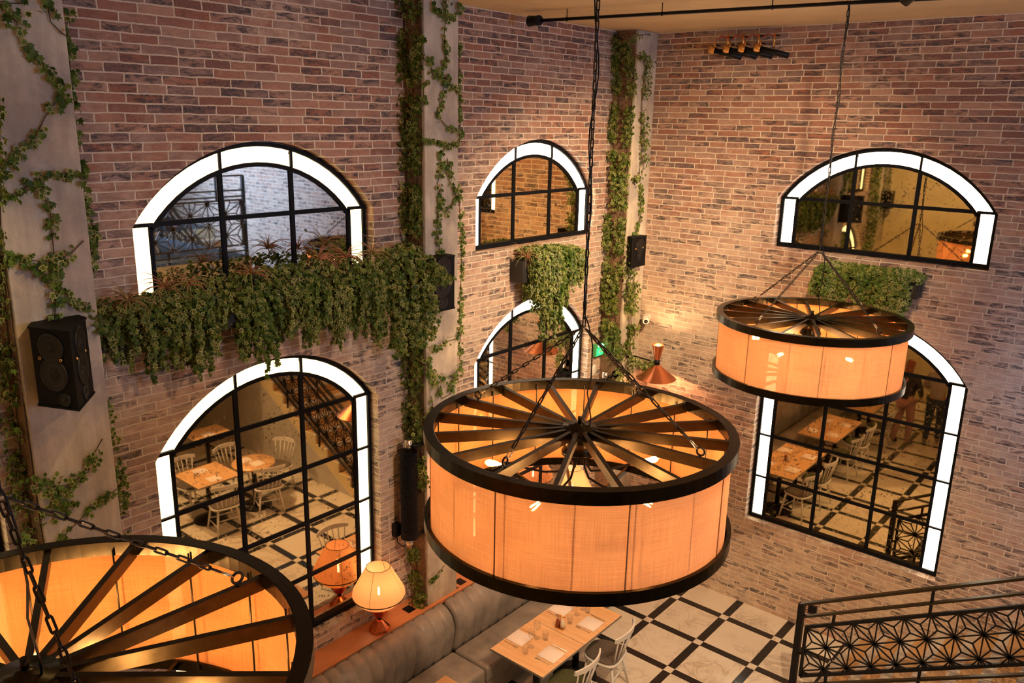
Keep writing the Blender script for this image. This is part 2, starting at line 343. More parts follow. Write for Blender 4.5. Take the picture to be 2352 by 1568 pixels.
# ------------------------------------------------------------------ room shell
H = 7.195; D = .145
def struct(o): o['kind'] = 'structure'; return o
def arch_pts(hw, rise, s, b, n=28):
    # closed outline (u,z): bottom-left, bottom-right, then over the arch from right spring to left spring
    R = (hw*hw+rise*rise)/(2*rise); zc = s+rise-R; a = math.asin(hw/R)
    return [(-hw, b), (hw, b)]+[(R*sin(a-2*a*i/n), zc+R*cos(a-2*a*i/n)) for i in range(n+1)]
RISE = .60
WIN = [ # wall, centre, halfwidth, spring z, bottom z, rows, material
 ('A', -5.648, 1.125, 5.307, 4.742, 'mir'), ('A', -5.648, 1.125, 3.476, 1.215, 'mir_warm'), ('A', -1.995, 1.095, 5.307, 4.742, 'mir_amber'), ('A', -1.995, 1.095, 3.476, 1.215, 'mir'),
 ('B', 3.345, 1.13, 5.307, 4.742, 'mir_amber'), ('B', 3.345, 1.13, 3.476, 1.215, 'mir_amber'), ('A', -8.86, .98, 5.307, 4.742, 'mir'), ('A', -8.86, .98, 3.476, 1.215, 'mir')]
def cut_wall(name, a, b, wall):
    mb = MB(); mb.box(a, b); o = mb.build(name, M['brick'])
    cuts = []
    for w in WIN:
        if w[0] != wall: continue
        pts = arch_pts(w[2]+.012, RISE+.012, w[3], w[4]-.012); c = MB()
        if wall == 'A': c.prism(pts, lambda p: (-.004, w[1]+p[0], p[1]), lambda p: (.5, w[1]+p[0], p[1]))
        else: c.prism(pts, lambda p: (w[1]+p[0], .004, p[1]), lambda p: (w[1]+p[0], -.5, p[1]))
        co = c.build('cut', M['brick']); cuts.append(co)
        md = o.modifiers.new('b', 'BOOLEAN'); md.operation = 'DIFFERENCE'; md.solver = 'EXACT'; md.object = co
    dg = bpy.context.evaluated_depsgraph_get(); dg.update()
    me = bpy.data.meshes.new_from_object(o.evaluated_get(dg)); o.modifiers.clear(); o.data = me
    for f in me.polygons: f.use_smooth = False
    for c in cuts: bpy.data.objects.remove(c)
    return struct(o)
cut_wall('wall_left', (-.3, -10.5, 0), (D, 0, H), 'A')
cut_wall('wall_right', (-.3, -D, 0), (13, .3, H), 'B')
def sbox(name, a, b, m): mb = MB(); mb.box(a, b); return struct(mb.build(name, m))
sbox('floor', (-.3, -10.8, -.2), (13, .3, 0), M['floor'])
mb = MB(); mb.box((-.3, -10.8, H), (13, .3, H+.25))
struct(mb.build('ceiling', M['ceil']))
sbox('wall_back', (-.3, -10.8, 0), (13, -10.5, H), M['cream'])
sbox('wall_far', (12.7, -10.5, 0), (13, -D, H), M['plaster'])
# concrete pillars
def pillar(a, b, label):
    mb = MB(); mb.box(a, b, bev=.012); o = mb.build('concrete_pillar', M['conc']); return tag(o, label, 'pillar')
pillar((D, -7.72, 0), (.40, -7.20, H), 'rough concrete pillar at the left end of the wall, loudspeaker mounted high on it')
pillar((D, -4.09, 0), (.40, -3.64, H), 'rough concrete pillar between the two mirror bays, ivy on its shaded side')
pillar((D, -.60, 0), (.47, -D, H), 'rough concrete pillar in the far corner of the room')
pillar((D, -10.5, 0), (.40, -9.95, H), 'rough concrete pillar at the near corner seen only in the amber mirror')

# ------------------------------------------------------------------ arched light-framed mirrors
def arched_mirror(wall, c, hw, s, b, mm, label, strip='strip'):
    root = empty('arched_mirror', (0, c, b) if wall == 'A' else (c, 0, b), 0, label, 'mirror')
    def P(u, z, d):  # u along wall, d out of wall, relative to root
        return V((d, u, z-b)) if wall == 'A' else V((u, -d, z-b))
    fo, st, fi = .034, .128, .036
    R = (hw*hw+RISE*RISE)/(2*RISE); zc = s+RISE-R
    def zarch(u, off): return zc+sqrt(max(0, (R-off)**2-u*u))
    inn = hw-fo-st
    # glass
    offs = fo+st+.01; g = MB(); hwg = inn-.005; n = 24
    pts = [(-hwg, b+.01), (hwg, b+.01)]+[(hwg-2*hwg*i/n, zarch(hwg-2*hwg*i/n, offs)) for i in range(n+1)]
    g.prism(pts, lambda p: P(p[0], p[1], .004), lambda p: P(p[0], p[1], .010)); g.build('mirror_glass', M[mm], root)
    def arcband(mb, o0, o1, u0, u1, d0, d1, n=20, m=0):
        # band between offsets o0<o1 from the outer arch, angularly from u0 to u1 on outer radius
        a0 = math.asin(max(-1, min(1, u0/R))); a1 = math.asin(max(-1, min(1, u1/R))); B = len(mb.v)
        for i in range(n+1):
            a = a0+(a1-a0)*i/n
            for o, d in ((o0, d0), (o1, d0), (o1, d1), (o0, d1)):
                mb.v.append(tuple(P((R-o)*sin(a), zc+(R-o)*cos(a), d)))
        for i in range(n):
            for k in range(4): mb.face((B+i*4+k, B+i*4+(k+1) % 4, B+(i+1)*4+(k+1) % 4, B+(i+1)*4+k), m)
        mb.face((B, B+1, B+2, B+3), m); mb.face((B+n*4+3, B+n*4+2, B+n*4+1, B+n*4), m)
    def rect(mb, u0, z0, u1, z1, d0, d1): 
        ps = [P(u, z, d) for d in (d0, d1) for z in (z0, z1) for u in (u0, u1)]
        mb.add(ps, [(0,2,3,1),(4,5,7,6),(0,1,5,4),(2,6,7,3),(0,4,6,2),(1,3,7,5)])
    f = MB()
    arcband(f, 0, fo, -hw, hw, 0, .045); arcband(f, fo+st, fo+st+fi, -hw+.05, hw-.05, 0, .026)
    for sg in (-1, 1):
        rect(f, *sorted((sg*hw, sg*(hw-fo)))[:1], b, sorted((sg*hw, sg*(hw-fo)))[1], s+.01, 0, .045)
        q = sorted((sg*(inn), sg*(inn-fi))); rect(f, q[0], b, q[1], s+.005, 0, .026)
        q = sorted((sg*hw, sg*(inn-fi))); rect(f, q[0], s-.014, q[1], s+.014, 0, .047)
    rect(f, -hw, b, hw, b+.045, 0, .047); f.build('outer_frame', M['blackbar'], root)
    mu = .335; rows = int(round((s-b)/.565))
    gb = MB()
    for u in (-mu, mu): rect(gb, u-.020, b+.04, u+.020, zarch(u, fo+st+.01), .0, .022)
    for k in range(rows): rect(gb, -inn, s-.019-k*.565, inn, s+.019-k*.565, .0, .021)
    gb.build('glazing_bars', M['blackbar'], root)
    for u in (-mu, mu): dv = MB(); rect(dv, u-.011, zarch(u, fo+st+.005), u+.011, zarch(u, fo*.5), .0, .04); dv.build('light_divider', M['blackbar'], root)
    for k in range(1, rows):
        for sg in (-1, 1): q = sorted((sg*(hw-fo*.5), sg*(inn-.005))); dv = MB(); rect(dv, q[0], s-.010-k*.565, q[1], s+.010-k*.565, 0, .04); dv.build('light_divider', M['blackbar'], root)
    ue = hw-.012
    for u0, u1 in ((-ue, -mu-.005), (-mu+.005, mu-.005), (mu+.005, ue)):
        lp = MB(); arcband(lp, fo-.002, fo+st+.002, u0, u1, .002, .022, 14); lp.build('light_panel', M[strip], root)
    for sg in (-1, 1):
        q = sorted((sg*(hw-fo+.002), sg*(inn-.002)))
        for k in range(rows):
            z1 = s-.012-k*.565; z0 = max(s+.012-(k+1)*.565, b+.044); lp = MB(); rect(lp, q[0], z0, q[1], z1, .002, .022); lp.build('light_panel', M[strip], root)
    return root
WL = ['upper left arched mirror above the long ivy planter, blue-lit brick reflected in it', 'tall lower left arched mirror reflecting dining tables and the stair',
 'narrow upper arched mirror between the two ivy pillars, plain brick reflected in it', 'lower arched mirror behind the middle wheel pendant, a copper lamp reflected in it',
 'upper arched mirror on the right wall, pendants and ivy reflected in it', 'tall lower arched mirror on the right wall reflecting the checkered floor and two people',
 'upper arched mirror beyond the left pillar, outside the direct view', 'lower arched mirror beyond the left pillar, glimpsed in the upper right mirror']
for w, lb in zip(WIN, WL): arched_mirror(w[0], w[1], w[2], w[3], w[4], w[5], lb, 'strip' if w[1] < -5 else 'strip2')

# ------------------------------------------------------------------ ledge and banquette
mb = MB()
for y0, y1, x0 in ((-9.9, -7.75, D+.005), (-7.75, -7.17, .405), (-7.17, -4.12, D+.005), (-4.12, -3.61, .405), (-3.61, -.63, D+.005)):
    mb.box((x0, y0, .99), (.445, y1, 1.025))
tag(mb.build('wooden_ledge', M['ledgewood']), 'orange stained wooden ledge running along the left wall behind the banquette', 'ledge')
def banquette(y0, y1, label):
    root = empty('banquette_bench', (.45, y0, 0), 0, label, 'bench', 'leather banquettes along the left wall')
    L = y1-y0; n = max(1, int(round(L/.145))); mb = MB(); sub = 8; prof = []
    # back roll profile (x,z) from the ledge over the roll down to the seat
    for i in range(15):
        a = radians(-12+i*8.6); prof.append((.012+.215*sin(max(a, -.05)), .775+.245*cos(a)))
    prof += [(.215, .68), (.20, .60), (.18, .52), (.165, .44)]
    B = 0; rows = []
    for j in range(n*sub+1):
        y = .012+(L-.024)*j/(n*sub); t = (j % sub)/sub; g = -.016+.018*max(0, sin(pi*t))**.30
        e = min(j, n*sub-j)/sub; ed = -.02*max(0, 1-e*4)**2
        row = []
        for i, (x, z) in enumerate(prof):
            nx, nz = (sin(radians(-12+min(i, 12)*8.6)), cos(radians(-12+min(i, 12)*8.6))); row.append(len(mb.v)); mb.v.append((x+nx*(g+ed), y, z+nz*(g+ed)))
        row.append(len(mb.v)); mb.v.append((.0, y, .40)); row.append(len(mb.v)); mb.v.append((.0, y, .97)); rows.append(row)
    for a, b2 in zip(rows, rows[1:]):
        for i in range(len(a)): mb.face((a[i], a[(i+1) % len(a)], b2[(i+1) % len(a)], b2[i]), 0, i < len(prof)-1)
    mb.face(rows[0]); mb.face(rows[-1][::-1]); mb.build('backrest', M['leather'], root)
    s = MB(); s.rbox((.165, .008, .30), (.66, L-.008, .485), .035, n=4); s.build('seat', M['leather'], root)
    b = MB(); b.box((.02, .01, .06), (.62, L-.01, .30)); b.build('base', M['leather'], root)
    p = MB(); p.box((.05, .02, 0), (.56, L-.02, .06)); p.build('plinth', M['black'], root)
for y0, y1, lb in ((-9.9, -8.66, 'grey leather banquette at the near end of the wall, hidden from direct view'), (-8.66, -6.29, 'grey leather banquette section beneath the first wheel pendant'),
    (-6.29, -3.92, 'grey channelled leather banquette section in front of the left table lamp'), (-3.92, -1.55, 'grey leather banquette section behind the set wooden table'), (-1.55, -.66, 'short grey leather banquette section by the far corner pillar')):
    banquette(y0, y1, lb)
for (x, y), lb in (((.299, -4.278), 'black socket plate in the ledge beside the shaded table lamp'), ((.331, -3.515), 'black socket plate in the ledge just past the middle pillar')):
    mb = MB(); mb.box((-.055, -.05, 0), (.055, .05, .006)); mb.lathe([(.012, .0062), (.022, .0075), (.026, .0062)], n=20); o = mb.build('floor_socket', M['black']); o.location = (x, y, 1.0255); tag(o, lb, 'socket')

# ------------------------------------------------------------------ stairs and railing
SL = .568; RISER = .17; TREAD = RISER/SL; SX0 = 3.72
st = empty('staircase', (SX0, -1.62, 0), 0, 'straight staircase with wooden treads climbing along the right-hand brick wall', 'stairs')
ns = 21
for k in range(ns):
    x = k*TREAD; mb = MB(); mb.box((x+.10, 0.03, (k+1)*RISER-.035), (x+TREAD+.0, 1.46, (k+1)*RISER)); t_ = mb.build('tread', M['stepwood'], st)
    mb = MB(); mb.box((x, .03, (k+1)*RISER-.036), (x+.10, 1.46, (k+1)*RISER+.001)); mb.build('nosing', M['stone'], t_)
    mb = MB(); mb.box((x+.02, .03, k*RISER), (x+.04, 1.46, (k+1)*RISER-.036)); mb.build('riser', M['stepwood'], st)
mb = MB(); X1 = ns*TREAD
mb.prism([(.25, 0), (X1, (X1-.25)*SL), (X1, 0)], lambda p: (p[0], .0, p[1]), lambda p: (p[0], .03, p[1])); mb.build('side_wall', M['plaster'], st)
mb = MB(); pr = [(.0, 0)]
for k in range(ns): pr += [(k*TREAD, (k+1)*RISER-.002), ((k+1)*TREAD, (k+1)*RISER-.002)]
pr += [(X1, (X1-.28)*SL), (.26, 0)]
mb.prism(pr, lambda p: (p[0], .004, p[1]), lambda p: (p[0], .028, p[1])); mb.build('stringer', M['cream'], st)

def clip(p, q, s0, s1, t0, t1):
    dx, dy = q[0]-p[0], q[1]-p[1]; a, b = 0., 1.
    for pp, qq in ((-dx, p[0]-s0), (dx, s1-p[0]), (-dy, p[1]-t0), (dy, t1-p[1])):
        if abs(pp) < 1e-9:
            if qq < 0: return None
        else:
            r = qq/pp
            if pp < 0: a = max(a, r)
            else: b = min(b, r)
    if b-a < 1e-3: return None
    return (p[0]+a*dx, p[1]+a*dy), (p[0]+b*dx, p[1]+b*dy)
def asanoha(s0, s1, t0, t1, b, f, slope, mb, w=.012, off=(0, 0)):
    # hemp-leaf lattice: triangular grid with one vertical axis, each triangle split to its centroid
    a = b*sqrt(3)/2; segs = set(); N = int((s1-s0)/a)+4
    def vt(i, j): return (off[0]+s0+i*a, off[1]+j*b+i*b/2-slope*i*a+t0)
    out = []
    for i in range(-2, N):
        for j in range(-N-4, N+10):
            A, B_, C_ = vt(i, j), vt(i+1, j), vt(i, j+1); D_ = vt(i+1, j-1)
            for tri in ((A, B_, C_), (A, D_, B_)):
                c = (sum(p[0] for p in tri)/3, sum(p[1] for p in tri)/3)
                for p in tri: out.append((p, c))
            out += [(A, B_), (A, C_), (A, D_)]
    for p, q in out:
        r = clip(p, q, s0, s1, t0, t1)
        if r: mb.bar(f(*r[0]), f(*r[1]), w, w*1.0)
YR = -1.66
rl = empty('stair_railing', (3.555, YR, 0), 0, 'black steel stair railing with a geometric star lattice panel and double handrail', 'railing')
def RP(x, h, dy=0): return V((x, dy, h+SL*x))   # x measured from the foot post; h above the slope line
XL = 6.2
mb = MB(); mb.box((-.032, -.03, 0), (.032, .03, 1.245)); mb.box((-.06, -.06, 0), (.06, .06, .012)); mb.build('foot_post', M['black'], rl)
def rail(name, h, w=.05, hh=.022, x0=-.03): mb = MB(); mb.bar(RP(x0, h), RP(XL, h), w, hh); mb.build(name, M['bronze'], rl)
rail('handrail', 1.24, .055, .026); rail('middle_rail', 1.085, .045, .022, .0); rail('lower_rail', .24, .045, .022, .02)
fr = MB(); P0, P1 = .072, XL-.1; tb, tt = .355, .955
fr.bar(RP(P0, tt), RP(P1, tt), .03, .034); fr.bar(RP(P0, tb), RP(P1, tb), .03, .034); fr.bar(RP(P0, tb), RP(P0, tt), .03, .03); fr.bar(RP(P1, tb), RP(P1, tt), .03, .03)
fr.bar(RP(0, .66), RP(P0, .62), .02, .02); pf = fr.build('lattice_frame', M['black'], rl)
la = MB(); asanoha(P0, P1, tb, tt, .262, lambda s, t: RP(s, t), SL, la, .0125, (.0, .06)); la.build('star_lattice', M['black'], pf)
xs = .335; k = 0
while xs < XL-.1:
    for h0, h1 in ((tt, 1.085 if k % 2 == 0 else 1.24), (.02, tb)): mb = MB(); mb.bar(RP(xs, h0), RP(xs, h1), .026, .026, up=V((1,0,0))); mb.build('baluster', M['black'], rl)
    xs += .86; k += 1
# wall handrail-side: small black box low on the brick by the stair foot
mb = MB(); mb.rbox((-.05, -.05, -.05), (.05, 0, .05), .006); o = mb.build('outlet_box', M['black']); o.location = (3.208, -D-.001, .30); tag(o, 'small black outlet box low on the brick wall by the foot of the stairs', 'outlet')

# mezzanine seen in the upper left mirror
MZ, MX = 3.77, 6.4
mb = MB(); mb.box((MX, -8.6, MZ-.35), (12.7, -1.70, MZ-.012)); mb.box((10.2, -1.70, MZ-.35), (12.7, -D, MZ-.012)); o = mb.build('mezzanine_slab', M['cream']); struct(o); o.name = 'floor_upper'
mb = MB(); mb.box((MX+.01, -8.6, MZ-.011), (12.7, -1.70, MZ)); mb.box((10.2, -1.70, MZ-.011), (12.7, -D, MZ)); tag(mb.build('carpet', M['carpet']), 'blue-grey carpet on the upper floor, reflected in the upper left mirror', 'carpet')
mr = empty('balcony_railing', (MX+.06, -1.74, MZ), 0, 'bronze balcony railing with star lattice on the upper floor, reflected in the upper left mirror', 'railing')
LY = -6.6
def BP(s, t): return V((0, -s, t))
mb = MB(); mb.bar(BP(0, 0), BP(0, 1.36), .05, .05, up=V((1,0,0))); mb.build('end_post', M['black'], mr)
for nm, h in (('handrail', 1.36), ('middle_rail', 1.12), ('upper_rail', 1.02), ('lower_rail', .10)): mb = MB(); mb.bar(BP(0, h), BP(-LY-.0, h), .04, .025); mb.build(nm, M['bronze'], mr)
mb = MB(); mb.bar(BP(.05, .2), BP(6.4, .2), .03, .03); mb.bar(BP(.05, .96), BP(6.4, .96), .03, .03); mb.bar(BP(.05, .2), BP(.05, .96), .03, .03); pf = mb.build('lattice_frame', M['bronze'], mr)
mb = MB(); asanoha(.05, 6.4, .2, .96, .36, BP, 0, mb, .016); mb.build('star_lattice', M['bronze'], pf)
for k in range(7):
    for h0, h1 in ((.96, 1.36), (0, .2)): mb = MB(); mb.bar(BP(.5+k*.9, h0), BP(.5+k*.9, h1), .03, .03, up=V((1,0,0))); mb.build('baluster', M['black'], mr)
# plain wall under the mezzanine with a door, reflected in the lower left mirror
sbox('wall_under_stairs', (9.0, -8.6, 0), (9.15, -1.66, MZ-.35), M['plaster'])
dr = empty('door_1', (8.99, -2.35, 0)); struct(dr)
mb = MB(); mb.box((-.03, -.45, 0), (0, .45, 2.1)); mb.build('door_leaf', M['plast'], dr)
mb = MB(); mb.box((-.05, -.52, 0), (0, -.45, 2.17)); mb.box((-.05, .45, 0), (0, .52, 2.17)); mb.box((-.05, -.45, 2.1), (0, .45, 2.17)); mb.build('door_frame', M['plaster'], dr)
mb = MB(); mb.cyl((-.03, -.38, 1), (-.08, -.38, 1), .012); mb.cyl((-.08, -.38, 1), (-.08, -.27, 1), .01); mb.build('door_handle', M['chrome'], dr)
wn = empty('window_1', (12.69, -4.6, MZ+.9)); struct(wn)
mb = MB(); mb.box((-.02, -1.6, 0), (0, 1.6, 1.8)); mb.build('pane', emis('blue_daylight', (.45,.62,1.0), 9), wn)
mb = MB()
for y in (-1.65, -.55, .55, 1.65): mb.box((-.06, y-.03, -.05), (0, y+.03, 1.85))
mb.box((-.06, -1.65, -.06), (0, 1.65, 0)); mb.box((-.06, -1.65, 1.8), (0, 1.65, 1.86)); mb.build('window_frame', M['black'], wn)

# ------------------------------------------------------------------ wheel pendants
def chain(mb, p, q, pitch=.048, L=.064, W=.024, r=.0042):
    p, q = V(p), V(q); t = (q-p).normalized(); n = max(1, int((q-p).length/pitch)); a = V((0,0,1)) if abs(t.z) < .9 else V((1,0,0)); a = (a-t*t.dot(a)).normalized(); b = t.cross(a)
    for i in range(n):
        c = p+(q-p)*((i+.5)/n); s = a if i % 2 else b; pts = []
        h = L/2-W/2; w = W/2-r
        for k in range(5): an = -pi/2+pi*k/4; pts.append(c+t*(h+w*cos(an))+s*(w*sin(an)))
        for k in range(5): an = pi/2+pi*k/4; pts.append(c+t*(-h+w*cos(an))+s*(w*sin(an)))
        mb.tube(pts, r, 5, closed=True)
BULB_W = 3.1
def pendant(c, ztop, spoke, chain0, bulb0, label, zsplit, seam0=0):
    HT = .62; zb = ztop-HT; root = empty('wheel_pendant', (c[0], c[1], zb), 0, label, 'pendant lamp', 'wheel pendants hung over the banquette tables')
    R = .905; T = HT
    mb = MB(); mb.lathe([(R, T), (R, T-.072), (R-.022, T-.076), (R-.022, T-.02), (.854, T-.02), (.854, T-.062), (.846, T-.062), (.846, T-.001), (.85, T)], n=96, closed=True, sm=False); mb.build('top_ring', M['wheel'], root)
    mb = MB(); mb.lathe([(R, .072), (R, .0), (.846, .0), (.846, .05), (.854, .05), (.854, .015), (R-.022, .015), (R-.022, .072)], n=96, closed=True, sm=False); mb.build('bottom_ring', M['wheel'], root)
    sh = MB(); sh.lathe([(.870, .02), (.870, T-.05)], n=128); so = sh.build('linen_shade', M['linen'], root, recalc=False)
    for k in range(8):
        sm = MB(); a = seam0+2*pi*k/8; sm.bar((.873*cos(a), .873*sin(a), .03), (.873*cos(a), .873*sin(a), T-.06), .006, .004, up=(cos(a), sin(a), 0)); sm.build('seam', mat_seam, so)
    for k in range(16):
        a = chain0+.1+2*pi*k/16; mb = MB(); mb.cyl((.838*cos(a), .838*sin(a), .02), (.838*cos(a), .838*sin(a), T-.03), .004, 6); mb.build('support_rod', M['bronze'], root)
    hb = MB(); hb.lathe([(0, T+.012), (.03, T+.012), (.034, T+.002), (.06, T+.002), (.066, T-.008), (.098, T-.008), (.104, T-.016), (.104, T-.045), (.09, T-.05), (.09, T-.155), (.10, T-.16), (.10, T-.18), (.0, T-.18)], n=40); hb.cyl((0, 0, T), (0, 0, T+.05), .012); hb.build('hub', M['wheel'], root)
    for k in range(16):
        a = spoke+2*pi*k/16; d = V((cos(a), sin(a), 0)); mb = MB(); mb.bar(d*.08+V((0,0,T-.042)), d*.850+V((0,0,T-.045)), .0155, .055); mb.bar(d*.08+V((0,0,T-.014)), d*.850+V((0,0,T-.014)), .026, .006); mb.build('spoke', M['spokem'], root)
    for k in range(12):
        a = spoke+.1+2*pi*k/12; d = V((cos(a), sin(a), 0)); mb = MB(); mb.bar(d*.09+V((0,0,.03)), d*.852+V((0,0,.03)), .016, .03); mb.build('lower_spoke', M['wheel'], root)
    mb = MB(); mb.lathe([(0, .06), (.10, .06), (.10, .0), (0, .0)], n=32); mb.build('lower_hub', M['wheel'], root)
    for k in range(5):
        a = bulb0+2*pi*k/5; d = V((cos(a), sin(a), 0)); zz = T-.30
        arm = MB(); arm.tube([V((0,0,T-.17))+d*.05, V((0,0,T-.25))+d*.055, V((0,0,zz-.005))+d*.09, V((0,0,zz-.02))+d*.2, V((0,0,zz))+d*.40], .007, 8); ao = arm.build('lamp_arm', M['black'], root)
        s = MB(); s.cyl(d*.39+V((0,0,zz)), d*.455+V((0,0,zz)), .018, 14); s.build('socket', M['black'], ao)
        Q = Matrix.Translation(d*.455+V((0,0,zz))) @ d.to_track_quat('Z', 'Y').to_matrix().to_4x4()
        g = MB(); g.lathe([(.012, 0), (.016, .02), (.034, .05), (.040, .075), (.034, .10), (.018, .118), (0, .122)], n=20, M=Q); bo = g.build('bulb', M['bulb'], root)
        f = MB()
        for j in range(4): an = j*pi/2; f.cyl(Q @ V((.009*cos(an), .009*sin(an), .03)), Q @ V((.014*cos(an), .014*sin(an), .095)), .0042, 6)
        f.build('filament', M['fil'], bo)
        lo = light('bulb_light', 'POINT', (0,0,0), BULB_W, (1,.47,.20), .03, parent=root); lo.location = d*.53+V((0,0,zz))
    ze = zsplit-zb
    for k in range(4):
        a = chain0+k*pi/2; d = V((cos(a), sin(a), 0)); e = d*.745+V((0,0,T+.022)); top = V((0,0,ze)); dr = (e-top).normalized()
        er = MB(); er.torus(e, .022, .006, axis=d.cross(V((0,0,1)))); er.cyl(e-V((0,0,.022)), e-V((0,0,.04)), .006, 8); er.build('eye_bolt', M['iron'], root)
        ch = MB(); chain(ch, top+dr*.03, e-dr*.085); co = ch.build('chain', M['iron'], root)
        cn = MB(); cn.tube([e-dr*.08-V((0,0,0)), e-dr*.075+d.cross(V((0,0,1)))*.010, e-dr*.025+d.cross(V((0,0,1)))*.010, e-dr*.018, e-dr*.025-d.cross(V((0,0,1)))*.010, e-dr*.075-d.cross(V((0,0,1)))*.010], .0035, 6, closed=True); cn.build('quick_link', M['chrome'], co)
    ch = MB(); chain(ch, (0, 0, H-zb-.03), (0, 0, ze)); ch.build('chain', M['iron'], root)
    hk = MB(); hk.torus((0, 0, H-zb-.028), .02, .005, axis=(1,0,0)); hk.cyl((0, 0, H-zb-.008), (0, 0, H-zb), .035, 20); hk.build('ceiling_hook', M['iron'], root)
    cb = MB(); cb.tube([V((.012*sin(i*.9), .016*cos(i*.7), H-zb-.01-(H-zb-ze)*i/24)) for i in range(24)]+[V((.03, .01, ze)), V((.05, .02, ze-.1)), V((.045, .03, ze-.3)), V((.03, .02, T+.2)), V((.055, .03, T+.05)), V((.05, .03, T-.01))], .0042, 6); cb.build('power_cable', M['black'], root)
    return root
mat_seam = mat('linen_seam', (.35,.17,.07), .8)
P_ = radians
pendant((3.523, -5.872), 4.42, P_(5), P_(5), P_(-80), 'black wagon-wheel pendant with orange linen drum, largest whole one hanging in the middle', 5.007, P_(7.2))
pendant((3.324, -1.716), 4.341, P_(-20), P_(-20), P_(-98), 'smaller-looking wagon-wheel pendant hanging farthest away in front of the right wall mirrors', 4.981, P_(-17.5))
pendant((3.459, -8.838), 4.378, P_(-3), P_(-3), P_(9), 'nearest wagon-wheel pendant, cut off by the lower left corner, bare bulb glowing through its spokes', 5.0)

# ------------------------------------------------------------------ sconces, table lamps, speakers and wall fittings
def sconce(x, y, x0, y0, z, label, e):
    root = empty('copper_sconce', (x, y, z), 0, label, 'wall lamp')
    mb = MB(); mb.lathe([(.078, .235), (.034, .03)], n=40); mb.lathe([(.076, .235), (.032, .03)], n=40); mb.build('upper_cone', M['copper'], root)
    mb = MB(); mb.lathe([(.03, -.03), (.26, -.215)], n=48); mb.lathe([(.03, -.034), (.258, -.219)], n=48); mb.build('lower_cone', M['copper'], root)
    mb = MB(); mb.lathe([(0, .035), (.036, .035), (.036, -.035), (0, -.035)], n=24); mb.build('joint', M['black'], root)
    mb = MB(); mb.tube([V((x0-x, y0-y, .0)), V((-.03, 0, -.005))], .011, 8); mb.cyl((x0-x, y0-y, 0), (x0-x+.015, y0-y, 0), .05, 20); mb.tube([V((x0-x+.02, y0-y, 0)), V((x0-x+.02, y0-y, -.7))], .008, 6); mb.build('arm', M['black'], root)
    a = light('sconce_down', 'POINT', (0,0,-.14), e, (1,.36,.15), .05, parent=root); b = light('sconce_up', 'POINT', (0,0,.18), e*.9, (1,.62,.30), .03, parent=root)
    return root
sconce(.955, -.48, .471, -.43, 3.12, 'copper double-cone wall lamp on a black arm from the far corner pillar', 22)
sconce(.95, -3.87, .402, -3.87, 3.05, 'copper double-cone wall lamp on the middle pillar, seen in the lower mirrors', 22)
def table_lamp(x, y, label, e=3.2):
    root = empty('table_lamp', (x, y, 1.026), 0, label, 'table lamp', None)
    mb = MB(); mb.lathe([(0, 0), (.110, 0), (.114, .012), (.106, .032), (.034, .108), (.022, .118)], n=12, sm=False); mb.build('base', M['copper2'], root)
    mb = MB(); mb.lathe([(.02, .115), (.024, .13), (.02, .145), (.013, .15)], n=20); mb.build('neck', M['black'], root)
    mb = MB(); mb.lathe([(.015, .145), (.05, .16), (.07, .19), (.118, .27), (.112, .276), (.06, .20), (.0, .16)], n=20, sm=False); mb.build('bulb_cup', M['copper2'], root)
    s = MB(); s.lathe([(.118, .275), (.20, .325), (.250, .375), (.268, .415), (.262, .455), (.122, .72)], n=56); so = s.build('linen_shade', M['linenA'], root, recalc=False)
    w = MB(); w.torus((0, 0, .395), .262, .006, n=56); w.torus((0, 0, .72), .122, .003, n=40)
    for k in range(4): an = k*pi/2+.5; w.tube([V((r*cos(an), r*sin(an), z)) for r, z in ((.116, .275), (.198, .325), (.248, .375), (.266, .415), (.260, .455), (.120, .72))], .0022, 5)
    w.build('wire_frame', M['bronze'], so)
    b = MB(); b.lathe([(0, .21), (.012, .24), (.012, .34), (.015, .38), (.03, .43), (.034, .47), (.024, .50), (0, .51)], n=20); bo = b.build('bulb', M['bulb'], root)
    f = MB(); f.cyl((0, 0, .40), (0, 0, .48), .011, 10); f.build('filament', fil2, bo)
    light('lamp_light', 'POINT', (0,0,.52), e, (1,.50,.20), .03, parent=root)
fil2 = emis('lamp_filament', (1,.75,.45), 60)
table_lamp(.335, -4.72, 'shaded table lamp with copper base on the ledge in front of the lower left mirror')
table_lamp(.335, -1.40, 'shaded table lamp on the ledge glimpsed through the spokes of the middle pendant')

